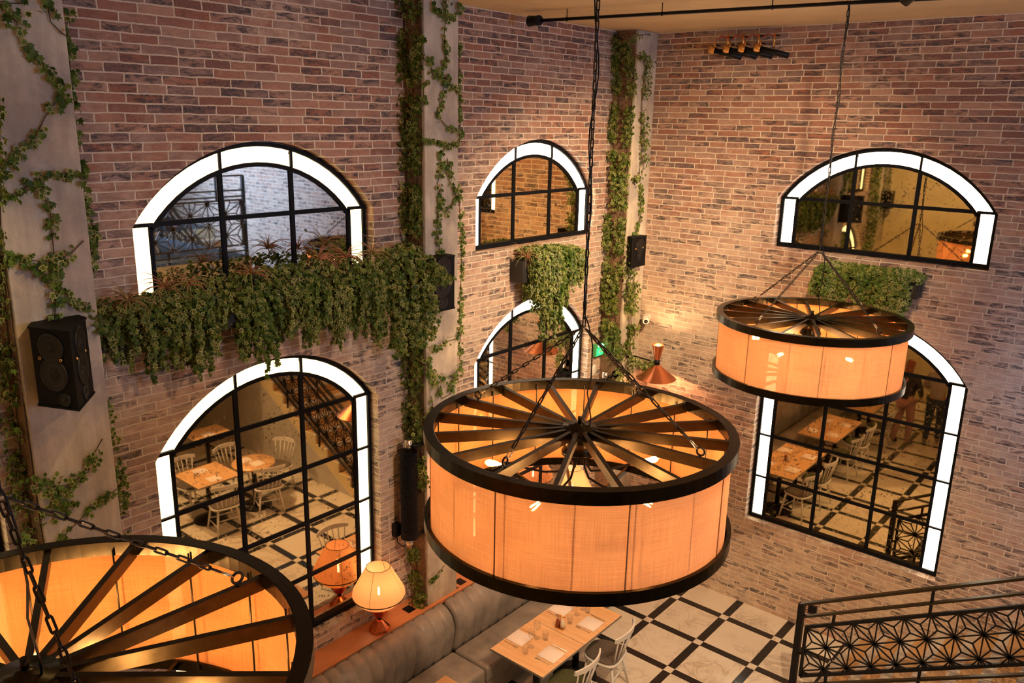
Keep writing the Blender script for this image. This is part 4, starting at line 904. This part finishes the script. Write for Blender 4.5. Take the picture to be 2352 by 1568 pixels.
VINES=[(1,[(0.415,-7.546,6.749),(0.415,-7.52,6.668),(0.415,-7.492,6.634),(0.415,-7.47,6.551),(0.415,-7.418,6.439),(0.415,-7.367,6.384),(0.415,-7.299,6.298),(0.415,-7.244,6.25)],0.035,70,0),
(1,[(0.415,-7.246,6.23),(0.415,-7.311,6.187),(0.415,-7.393,6.084),(0.415,-7.466,5.963),(0.415,-7.553,5.883),(0.415,-7.636,5.814),(0.415,-7.685,5.726)],0.04,90,0),
(1,[(0.415,-7.503,5.739),(0.415,-7.427,5.716),(0.415,-7.335,5.723),(0.415,-7.262,5.731),(0.415,-7.204,5.686)],0.03,80,0),
(1,[(0.415,-7.479,5.697),(0.415,-7.457,5.592),(0.415,-7.434,5.485),(0.415,-7.439,5.357),(0.415,-7.442,5.249),(0.415,-7.444,5.133),(0.415,-7.466,4.942),(0.415,-7.493,4.764)],0.035,90,0),
(1,[(0.415,-7.528,5.689),(0.415,-7.584,5.63),(0.415,-7.627,5.591),(0.415,-7.696,5.636)],0.035,60,0),
(1,[(0.415,-7.723,5.22),(0.415,-7.629,5.209),(0.415,-7.552,5.133),(0.415,-7.471,5.068),(0.415,-7.382,4.93),(0.415,-7.257,4.839)],0.03,70,0),
(1,[(0.415,-7.248,5.292),(0.415,-7.336,5.217),(0.415,-7.418,5.185),(0.415,-7.52,5.183),(0.415,-7.733,5.234)],0.045,80,0),
(1,[(0.415,-7.301,6.777),(0.415,-7.296,6.652),(0.415,-7.244,6.599),(0.415,-7.207,6.572)],0.05,90,0),
(1,[(0.415,-7.275,3.892),(0.415,-7.36,3.776),(0.415,-7.399,3.678),(0.415,-7.516,3.638),(0.415,-7.591,3.586),(0.415,-7.535,3.472),(0.415,-7.666,3.41)],0.045,90,0),
(1,[(0.415,-7.214,3.487),(0.415,-7.308,3.454),(0.415,-7.416,3.396),(0.415,-7.493,3.344),(0.415,-7.569,3.293),(0.415,-7.646,3.227)],0.04,80,0),
(1,[(0.415,-7.766,3.678),(0.415,-7.656,3.717),(0.415,-7.58,3.566),(0.415,-7.728,3.449),(0.415,-7.813,3.295)],0.08,110,0),
(1,[(0.415,-7.565,6.738),(0.415,-7.511,6.734),(0.415,-7.428,6.744)],0.14,200,0),
(1,[(0.2,-7.087,6.755),(0.2,-7.108,6.661),(0.2,-7.111,6.59),(0.2,-7.119,6.382),(0.2,-7.123,6.256),(0.2,-7.122,6.171),(0.2,-7.133,5.978),(0.2,-7.128,5.836),(0.2,-7.133,5.692),(0.2,-7.133,5.592),(0.2,-7.121,5.501),(0.2,-7.092,5.362),(0.2,-7.093,5.246),(0.2,-7.096,5.326),(0.2,-7.132,5.126),(0.2,-7.153,4.937),(0.2,-7.153,4.803)],0.035,110,0),
(1,[(0.2,-7.168,4.125),(0.2,-7.154,3.977),(0.2,-7.142,3.811),(0.2,-7.122,3.556),(0.2,-7.118,3.299),(0.2,-7.136,3.046),(0.2,-7.164,2.703)],0.05,180,0),
(1,[(0.735,-7.735,6.266),(0.607,-7.735,5.893),(0.469,-7.735,5.49),(0.362,-7.735,5.214),(0.328,-7.735,5.077),(0.323,-7.735,4.873),(0.299,-7.735,4.661),(0.286,-7.735,4.373),(0.233,-7.735,4.067),(0.217,-7.735,3.759),(0.222,-7.735,3.448),(0.204,-7.735,3.173),(0.178,-7.735,2.862)],0.1,330,1),
(2,[(0.147,-4.105,7.154),(0.162,-4.105,6.796),(0.129,-4.105,6.505),(0.148,-4.105,6.131),(0.142,-4.105,5.825),(0.16,-4.105,5.514),(0.177,-4.105,5.198),(0.195,-4.105,4.875),(0.145,-4.105,3.961),(0.18,-4.105,3.837),(0.149,-4.105,3.632),(0.152,-4.105,3.297),(0.166,-4.105,3.026),(0.148,-4.105,3.015),(0.149,-4.105,2.862)],0.055,330,1),
(2,[(0.332,-4.105,7.141),(0.366,-4.105,6.957),(0.385,-4.105,6.745),(0.345,-4.105,6.501),(0.349,-4.105,6.282),(0.317,-4.105,6.044),(0.333,-4.105,5.893),(0.335,-4.105,5.68),(0.32,-4.105,5.446),(0.343,-4.105,5.133),(0.336,-4.105,4.891),(0.337,-4.105,4.023),(0.334,-4.105,3.803),(0.322,-4.105,3.538),(0.327,-4.105,3.272),(0.306,-4.105,2.994),(0.332,-4.105,2.835),(0.381,-4.105,2.618),(0.41,-4.105,2.44)],0.055,330,1),
(2,[(0.227,-4.105,6.721),(0.265,-4.105,6.341),(0.216,-4.105,6.102),(0.257,-4.105,5.799),(0.275,-4.105,5.522),(0.245,-4.105,5.043)],0.05,140,1),
(2,[(0.222,-4.105,1.683),(0.241,-4.105,1.524),(0.26,-4.105,1.364),(0.28,-4.105,1.203),(0.365,-4.105,1.103),(0.255,-4.105,0.953)],0.075,420,1),
(2,[(0.415,-3.829,7.166),(0.415,-3.829,7.024),(0.415,-3.851,6.878),(0.415,-3.841,6.734),(0.415,-3.83,6.676),(0.415,-3.885,6.541),(0.415,-3.993,6.491),(0.415,-4.055,6.661)],0.04,80,0),
(2,[(0.415,-4.078,6.458),(0.415,-4.121,6.369),(0.415,-4.112,6.252)],0.03,80,0),
(2,[(0.415,-3.841,6.499),(0.415,-3.874,6.349),(0.415,-3.886,6.228),(0.415,-3.93,6.137),(0.415,-3.841,6.063),(0.415,-3.705,6.002),(0.415,-3.636,6.033)],0.035,80,0),
(2,[(0.415,-3.841,6.499),(0.415,-3.774,6.427),(0.415,-3.661,6.356)],0.04,90,0),
(2,[(0.415,-3.659,5.908),(0.415,-3.774,5.862),(0.415,-3.886,5.894),(0.415,-4.018,5.926),(0.415,-4.126,5.911)],0.03,80,0),
(2,[(0.415,-3.898,5.833),(0.415,-3.898,5.647),(0.415,-3.944,5.523),(0.415,-3.899,5.363),(0.415,-3.945,5.207),(0.415,-3.957,5.047),(0.415,-3.901,4.83),(0.415,-3.725,4.761)],0.035,90,0),
(2,[(0.415,-3.808,5.754),(0.415,-3.785,5.548),(0.415,-3.68,5.383),(0.415,-3.773,5.291),(0.415,-3.843,5.232)],0.035,80,0),
(2,[(0.415,-3.642,7.159),(0.415,-3.687,7.067),(0.415,-3.797,7.027),(0.415,-3.926,7.071),(0.415,-4.01,7.104)],0.04,80,0),
(2,[(0.415,-3.632,4.055),(0.415,-3.668,3.942),(0.415,-3.796,3.94),(0.415,-3.922,3.912),(0.415,-4.044,3.91)],0.03,80,0),
(2,[(0.415,-3.648,3.588),(0.415,-3.759,3.505),(0.415,-3.759,3.368),(0.415,-3.888,3.346),(0.415,-3.959,3.484),(0.415,-4.064,3.615),(0.415,-4.097,3.753),(0.415,-4.114,3.834)],0.045,100,0),
(2,[(0.415,-3.833,3.535),(0.415,-3.941,3.6),(0.415,-4.046,3.676)],0.03,80,0),
(2,[(0.415,-4.048,3.412),(0.415,-4.014,3.283),(0.415,-4.138,3.182)],0.03,80,0),
(2,[(0.415,-4.089,1.319),(0.415,-4.026,1.341),(0.415,-3.942,1.371),(0.415,-3.857,1.418)],0.025,90,0),
(2,[(0.3,-3.543,6.85),(0.3,-3.531,6.669),(0.3,-3.542,6.484),(0.3,-3.529,6.236),(0.3,-3.516,6.047),(0.3,-3.527,5.871)],0.03,80,0),
(2,[(0.3,-3.549,5.499),(0.3,-3.524,5.333),(0.3,-3.511,5.081),(0.3,-3.485,4.908),(0.3,-3.489,4.719),(0.3,-3.487,4.673),(0.3,-3.495,4.477),(0.3,-3.503,4.346),(0.3,-3.512,4.215),(0.3,-3.521,4.082),(0.3,-3.482,3.954),(0.3,-3.529,3.771),(0.3,-3.5,3.628),(0.3,-3.528,3.537)],0.03,80,0),
(3,[(0.177,-0.615,7.156),(0.189,-0.615,6.964),(0.232,-0.615,6.671),(0.251,-0.615,6.376),(0.214,-0.615,6.176),(0.208,-0.615,5.873),(0.259,-0.615,5.464),(0.304,-0.615,5.154),(0.203,-0.615,4.934),(0.222,-0.615,4.613),(0.225,-0.615,4.136),(0.21,-0.615,4.107),(0.24,-0.615,3.851),(0.242,-0.615,3.561),(0.283,-0.615,3.395),(0.341,-0.615,3.206)],0.05,300,1),
(3,[(0.303,-0.615,7.056),(0.391,-0.615,6.804),(0.452,-0.615,6.61),(0.444,-0.615,6.376),(0.433,-0.615,6.179),(0.417,-0.615,5.88),(0.401,-0.615,5.575),(0.39,-0.615,5.368),(0.41,-0.615,5.058),(0.399,-0.615,4.846),(0.394,-0.615,4.524),(0.442,-0.615,4.183),(0.337,-0.615,4.253),(0.353,-0.615,3.998),(0.354,-0.615,3.738),(0.4,-0.615,3.483),(0.462,-0.615,3.229),(0.501,-0.615,3.103),(0.514,-0.615,2.904),(0.477,-0.615,2.761)],0.06,330,1),
(3,[(0.258,-0.615,4.307),(0.263,-0.615,3.985),(0.294,-0.615,3.728),(0.279,-0.615,3.461)],0.07,300,1),
(3,[(0.485,-0.407,7.16),(0.485,-0.65,7.121),(0.485,-0.861,7.029)],0.03,90,0),
(3,[(0.485,-0.664,6.913),(0.485,-0.39,6.854),(0.485,-0.439,6.676),(0.485,-0.47,6.381),(0.485,-0.448,6.082),(0.485,-0.401,5.778),(0.485,-0.43,5.512),(0.485,-0.574,5.393)],0.05,170,0),
(3,[(0.485,-0.393,5.365),(0.485,-0.349,5.152),(0.485,-0.345,4.939),(0.485,-0.461,4.713)],0.04,110,0),
(3,[(0.485,-0.539,4.699),(0.485,-0.576,4.488),(0.485,-0.6,4.334),(0.485,-0.539,4.199),(0.485,-0.566,4.011),(0.485,-0.546,3.813),(0.485,-0.477,3.606),(0.485,-0.435,3.439),(0.485,-0.49,3.276),(0.485,-0.548,3.153)],0.075,330,0),
(3,[(0.485,-0.403,4.246),(0.485,-0.406,4.053),(0.485,-0.428,3.597),(0.485,-0.357,3.385)],0.04,200,0)]

info = {1: ('climbing ivy in loose strands over the left concrete pillar', (.30, -7.735, 2)), 2: ('climbing ivy on the shaded side and front of the middle concrete pillar', (.3, -4.12, 1.1)), 3: ('dense climbing ivy on the far corner pillar', (.4, -.62, 1.1))}
for pl in (1, 2, 3):
    L = Leaves(); S = MB()
    for (p, pts, w, dn, ax) in VINES:
        if p != pl: continue
        out = V((1,0,0)) if ax == 0 else V((0,-1,0))
        mixv = .45 if dn < 150 else .3
        run_leaves(L, pts, w, dn*1.35, out, (.040, .074) if dn < 150 else (.036, .064), lambda: 1 if random.random() < mixv else 0, .03 if dn < 150 else .10, -1.1 if dn < 150 else -.75)
        S.tube([V(q)+out*.004 for q in pts], .004, 5)
    o = L.build('ivy_leaves', [M['leafA'], M['leafB']]); root = empty('climbing_ivy', (0,0,0), 0, info[pl][0], 'ivy'); o.parent = root; S.build('vine_stem', M['stem'], root)
L = Leaves(); run_leaves(L, [(.3, -9.935, 7.1), (.26, -9.935, 5.5), (.32, -9.935, 4.2), (.28, -9.935, 2.2)], .10, 330, (0,1,0), (.04,.066), lambda: 1 if random.random() < .4 else 0, .10)
for yy in (-10.35, -10.05): run_leaves(L, [(.415, yy, 7.1), (.415, yy+.06, 5.8), (.415, yy, 5.0), (.42, yy+.08, 4.0)], .05, 130, (1,0,0), (.04,.066), lambda: 0, .05)
for xx, zb in ((.75, 5.9), (1.1, 6.2), (1.45, 5.6), (1.6, 5.1), (1.9, 5.8), (2.3, 6.0)): run_leaves(L, [(xx, -10.48, 7.15), (xx+.03, -10.46, 6.6), (xx, -10.46, zb)], .05, 110, (0,1,0), (.04,.066), lambda: 1, .05)
tag(L.build('hanging_ivy', [M['leafA'], M['leafB']]), 'ivy on the near corner behind the viewer, seen in the amber mirror', 'ivy')
L = Leaves(); 
run_leaves(L, [(.55, -.50, 3.10), (.70, -.50, 3.06), (.85, -.49, 3.05), (.93, -.47, 3.11)], .05, 420, (.3, -.9, .2), (.03, .05), lambda: 0, .05)
run_leaves(L, [(.58, -.5, 3.05), (.58, -.5, 2.75)], .04, 130, (.3, -.9, .2), (.03, .05), lambda: 0, .05)
tag(L.build('ivy_sprig', [M['leafA'], M['leafB']]), 'sprig of ivy wound along the black arm of the far copper wall lamp', 'ivy')
# coir netting the ivy climbs on
for a, b, lb in (((.16, -4.102, 1.03), (.385, -4.092, H), 'brown coir netting on the shaded side of the middle pillar'), ((.16, -7.732, 1.03), (.385, -7.722, H), 'brown coir netting on the shaded side of the left pillar'), ((.16, -.612, 1.03), (.455, -.602, H), 'brown coir netting on the far corner pillar')):
    mb = MB(); n = 60
    for i in range(n):
        z0 = a[2]+(b[2]-a[2])*i/n; z1 = a[2]+(b[2]-a[2])*(i+1)/n; w0 = .02*sin(i*.7)+.012*sin(i*1.9); w1 = .02*sin((i+1)*.7)+.012*sin((i+1)*1.9)
        mb.add([(a[0]+w0*.5+.01, a[1], z0), (b[0]-.01+w0*.3, a[1], z0), (b[0]-.01+w1*.3, a[1], z1), (a[0]+w1*.5+.01, a[1], z1), (a[0]+.01, b[1], z0), (b[0]-.02, b[1], z0), (b[0]-.02, b[1], z1), (a[0]+.01, b[1], z1)], [(0,1,2,3), (7,6,5,4), (0,3,7,4), (1,5,6,2)])
    tag(mb.build('coir_netting', M['net']), lb, 'netting')

def interp(tab, y):
    for a, b in zip(tab, tab[1:]):
        if a[0] <= y <= b[0]: t = (y-a[0])/(b[0]-a[0]); return [a[k]+(b[k]-a[k])*t for k in (1, 2)]
    return list(tab[0][1:] if y < tab[0][0] else tab[-1][1:])
def planter(wall, c0, c1, zt, zb, tab, label, ntr, mound, pick, size, boxvis=None, leafset=None, extra=()):
    # a planter trough on the wall with trailing foliage; tab rows are (along, z top, z of the longest tips)
    root = empty('planter_trough', (0,0,0), 0, label, 'planter'); A = wall == 'A'
    f = (lambda u, d, z: V((d, u, z))) if A else (lambda u, d, z: V((u, -d, z)))
    mb = MB(); u0, u1 = boxvis or (c0, c1); p, q = f(u0, D+.004, zb), f(u1, D+.20, zt); mb.box((min(p.x,q.x), min(p.y,q.y), zb), (max(p.x,q.x), max(p.y,q.y), zt), bev=.006); mb.build('planter_box', M['box'], root)
    L = Leaves(); S = MB(); out = f(0, 1, 0)-f(0, 0, 0)
    cen = []; u = c0+.03
    while u < c1: cen.append((u, random.uniform(.72, 1.1))); u += random.uniform(.06, .17)
    for _ in range(ntr):
        cc = random.choice(cen); u = min(c1, max(c0, random.gauss(cc[0], .028))); t, b = interp(tab, u); d0 = D+random.uniform(.10, .26); zz = min(t-.05, zt+.06)+random.uniform(-.06, .06)
        tip = t+(b-t)*cc[1]*random.choice((1, .97, .9, .8, .68, .5, .35)); pts = [f(u, d0-.03, zz)]; z = zz; uu = u; dd_ = d0+.03
        while z > tip:
            z -= .06; uu += random.gauss(0, .012); dd_ += random.gauss(0, .008)-.002; dd_ = max(D+.03, dd_); pts.append(f(uu, dd_, z))
        if len(pts) < 2: continue
        mi = pick(u)
        for a_, b_ in zip(pts, pts[1:]):
            frac = (zz-a_.z)/(zz-tip+.01)
            run_leaves(L, [a_, b_], .020*(1.3-frac*.9), 190*(1.3-.85*frac), out+V((0,0,.1)), size, lambda: mi if random.random() < .8 else pick(u), .05)
        S.tube(pts, .0022, 4)
    for pts, w_, dn_ in extra: run_leaves(L, pts, w_, dn_, (1,-.25,.1), size, lambda: pick(0), .09); S.tube(pts, .003, 4)
    for _ in range(mound):
        u = random.uniform(c0-.03, c1+.03); t, b = interp(tab, u); g = random.random(); d = D+.03+.27*g
        z = zt+(t-zt)*random.random()**.8*(1-.5*abs(g-.45)) if t > zt else zt-.02; mi = pick(u)
        L.leaf(f(u, d, z), out*(g+.2)+V((0,0,.8))+rv(.5), out*.4+V((0,0,-.6))+rv(.7), random.uniform(*size), mi)
    L.build('foliage', leafset or [M['leafA'], M['leafB'], M['leafC']], root); S.build('vine_stem', M['stem'], root); return root
PA = [(-7.23, 4.86, 4.67), (-7.16, 4.86, 4.38), (-7.03, 4.86, 4.36), (-6.94, 4.86, 4.16), (-6.85, 4.86, 4.15), (-6.73, 4.86, 4.36), (-6.65, 4.88, 4.34), (-6.54, 4.90, 4.08), (-6.4, 4.90, 4.15), (-6.3, 4.90, 4.4), (-6.15, 4.93, 4.41), (-5.95, 4.94, 4.01), (-5.87, 4.95, 3.95), (-5.75, 4.95, 4.15), (-5.58, 4.96, 4.38), (-5.45, 4.96, 4.07), (-5.28, 4.95, 4.32), (-5.04, 4.93, 4.16), (-4.8, 4.90, 4.23), (-4.59, 4.92, 4.02), (-4.43, 4.98, 3.98), (-4.30, 5.0, 3.9), (-4.15, 4.98, 3.95)]
def pickA(u):
    r = random.random()
    if -6.1 < u < -5.8 or -5.0 < u < -4.85 or -6.85 < u < -6.7: return 1 if r < .75 else 0
    return 0 if r < .72 else 1
planter('A', -7.22, -4.14, 4.66, 4.48, PA, 'long planter of trailing variegated ivy below the upper left mirror', 290, 2300, pickA, (.034, .062), extra=[([(.40, -4.35, 4.95), (.50, -4.30, 4.6), (.50, -4.32, 4.0)], .09, 520), ([(.42, -4.2, 4.9), (.55, -4.22, 4.65), (.58, -4.21, 4.25), (.5, -4.2, 4.05)], .07, 480), ([(.44, -4.15, 4.85), (.60, -4.14, 4.75), (.63, -4.06, 4.62)], .05, 420), ([(.46, -4.2, 4.7), (.6, -4.1, 4.62), (.64, -3.99, 4.66)], .03, 300), ([(.35, -4.55, 4.95), (.45, -4.5, 4.5), (.45, -4.52, 3.95)], .07, 420)])
PC = [(-2.83, 4.72, 4.55), (-2.56, 4.74, 4.50), (-2.45, 4.76, 4.40), (-2.36, 4.77, 4.09), (-2.26, 4.76, 3.89), (-2.09, 4.75, 3.72), (-1.93, 4.73, 3.69), (-1.76, 4.72, 3.88), (-1.58, 4.68, 4.18), (-1.40, 4.6, 4.3)]
def pickC(u): return 1 if (-2.0 < u < -1.75 and random.random() < .7) else (0 if random.random() < .6 else 2)
planter('A', -2.43, -1.42, 4.60, 4.35, PC, 'black wall planter of bushy variegated ivy between the two mirrors near the middle', 230, 1500, pickC, (.038, .066), boxvis=(-2.53, -1.45))
PB = [(2.78, 4.57, 4.30), (2.86, 4.62, 4.27), (2.96, 4.68, 4.25), (3.15, 4.68, 4.25), (3.33, 4.68, 4.20), (3.51, 4.68, 4.18), (3.64, 4.69, 4.12), (3.77, 4.70, 4.08), (3.86, 4.68, 4.12), (3.95, 4.62, 4.32)]
def pickB(u): return 2 if (3.65 < u < 4.0 or 2.95 < u < 3.12) and random.random() < .75 else (1 if random.random() < .7 else 0)
planter('B', 2.86, 3.90, 4.56, 4.38, PB, 'wall planter of bushy ivy below the upper mirror on the right wall', 190, 1500, pickB, (.036, .062))
# air plants
def airplant(p, s, label, k):
    mb = MB(); random.seed(100+k)
    for i in range(30):
        a = random.uniform(0, 2*pi); el = random.uniform(.15, 1.35); ln = s*random.uniform(.75, 1.15); d = V((cos(a)*cos(el), sin(a)*cos(el), sin(el))); pts = []; q = V((0,0,0)); dirv = d.copy()
        for j in range(8): pts.append(q.copy()); q = q+dirv*ln/7; dirv = (dirv+V((0,0,-.22-.10*cos(el)))).normalized()
        mb.tube(pts, .003, 4, m=0 if random.random() < .62 else 1, rs=[.0045, .0042, .0038, .0034, .0028, .0022, .0015, .0006])
    o = mb.build('air_plant', [M['air'], M['airg']]); o.location = p; tag(o, label, 'air plant', 'spiky air plants set in the planters')
for k, (y, z, x, s, lb) in enumerate([(-6.97, 4.82, .36, .21, 'rust-red spiky air plant at the left end of the long planter'), (-6.70, 4.88, .38, .24, 'large rust-tipped air plant under the left foot of the upper left mirror'), (-6.52, 4.88, .38, .22, 'air plant with arching orange blades left of the first mullion'),
    (-5.99, 4.90, .38, .22, 'air plant in the middle of the long planter, below the first mullion'), (-5.33, 4.95, .38, .22, 'air plant in the long planter below the second mullion'), (-4.72, 4.92, .36, .24, 'orange air plant beside the right foot of the upper left mirror'), (-5.02, 4.92, .36, .20, 'pale air plant just left of the right foot of the upper left mirror'), (-2.50, 4.64, .36, .24, 'drooping air plant at the left corner of the black wall planter')]):
    airplant((x, y, z), s, lb, k)

# ------------------------------------------------------------------ lighting
def unseen_spot(x, y, target, e, label, col=(1,.72,.45), ang=80, size=.06, z=H):  # unseen fixtures, added to brighten walls, floor and tables
    root = empty('unseen_spotlight', (x, y, z), 0, label, 'spotlight', 'unseen ceiling spotlights lighting the room'); t = (V(target)-V((x, y, z-.2))).normalized(); Q = Matrix.Translation(V((0,0,-.16))) @ t.to_track_quat('Z', 'Y').to_matrix().to_4x4()
    mb = MB(); mb.cyl((0,0,0), (0,0,-.14), .012, 8); mb.cyl((0,0,0), (0,0,-.012), .04, 16); mb.build('stem', M['black'], root)
    mb = MB(); mb.lathe([(0, -.10), (.045, -.10), (.05, -.06), (.05, .06), (.044, .06), (.04, .02), (0, .02)], n=24, M=Q); mb.build('can', M['black'], root)
    light('spot', 'SPOT', tuple(V((x, y, z-.16))+t*.07), e, col, size, target, ang, .9)
WARM = (1, .66, .38)
##EXPO=0.32
WARM = (1, .64, .36)
unseen_spot(4.6, -5.2, (0, -4.7, 3.5), 200, 'unseen ceiling spotlight added to brighten the left wall', WARM, 84)
unseen_spot(4.4, -3.6, (1.2, 0, 3.9), 560, 'unseen ceiling spotlight added to brighten the right wall', (1,.64,.34), 75)
unseen_spot(4.2, -3.0, (0, -1.4, 3.8), 860, 'unseen black ceiling spotlight aimed at the far corner', (1,.68,.37), 66)
unseen_spot(5.4, -5.4, (2.6, -2.6, 0), 760, 'unseen ceiling spotlight added to brighten the dining floor', WARM, 80)
unseen_spot(6.3, -4.6, (5.0, -3.2, 0), 620, 'unseen ceiling spotlight added to brighten the pedestal tables', (1,.70,.40), 75)
unseen_spot(2.6, -6.8, (.9, -10.4, 3.6), 420, 'unseen ceiling spotlight added to brighten the wall behind the viewer', (1,.70,.32), 80)
unseen_spot(9.2, -3.6, (8.6, 0, 4.9), 1500, 'unseen cool spotlight added to put daylight on the brick above the upper floor', (.38,.58,1), 85, .2)  # added stand-in for the upper window's daylight on this brick
light('window_glow', 'AREA', (12.5, -4.6, 5.6), 110, (.48,.66,1), 2.0, (8, -2, 3.8))

w = bpy.data.worlds.new('dim_surroundings'); SC.world = w; w.use_nodes = True; w.node_tree.nodes['Background'].inputs[0].default_value = (.5,.35,.22,1); w.node_tree.nodes['Background'].inputs[1].default_value = .05
vs = SC.view_settings; vs.view_transform = 'Standard'; vs.look = 'None'; vs.exposure = 0.32; vs.gamma = 1; vs.use_curve_mapping = False
cy = SC.cycles; cy.use_denoising = True; cy.use_adaptive_sampling = True; cy.adaptive_threshold = .09; cy.adaptive_min_samples = 16; cy.max_bounces = 6; cy.diffuse_bounces = 3; cy.glossy_bounces = 4; cy.transmission_bounces = 6; cy.transparent_max_bounces = 10; cy.sample_clamp_indirect = 4; cy.caustics_reflective = False; cy.caustics_refractive = False
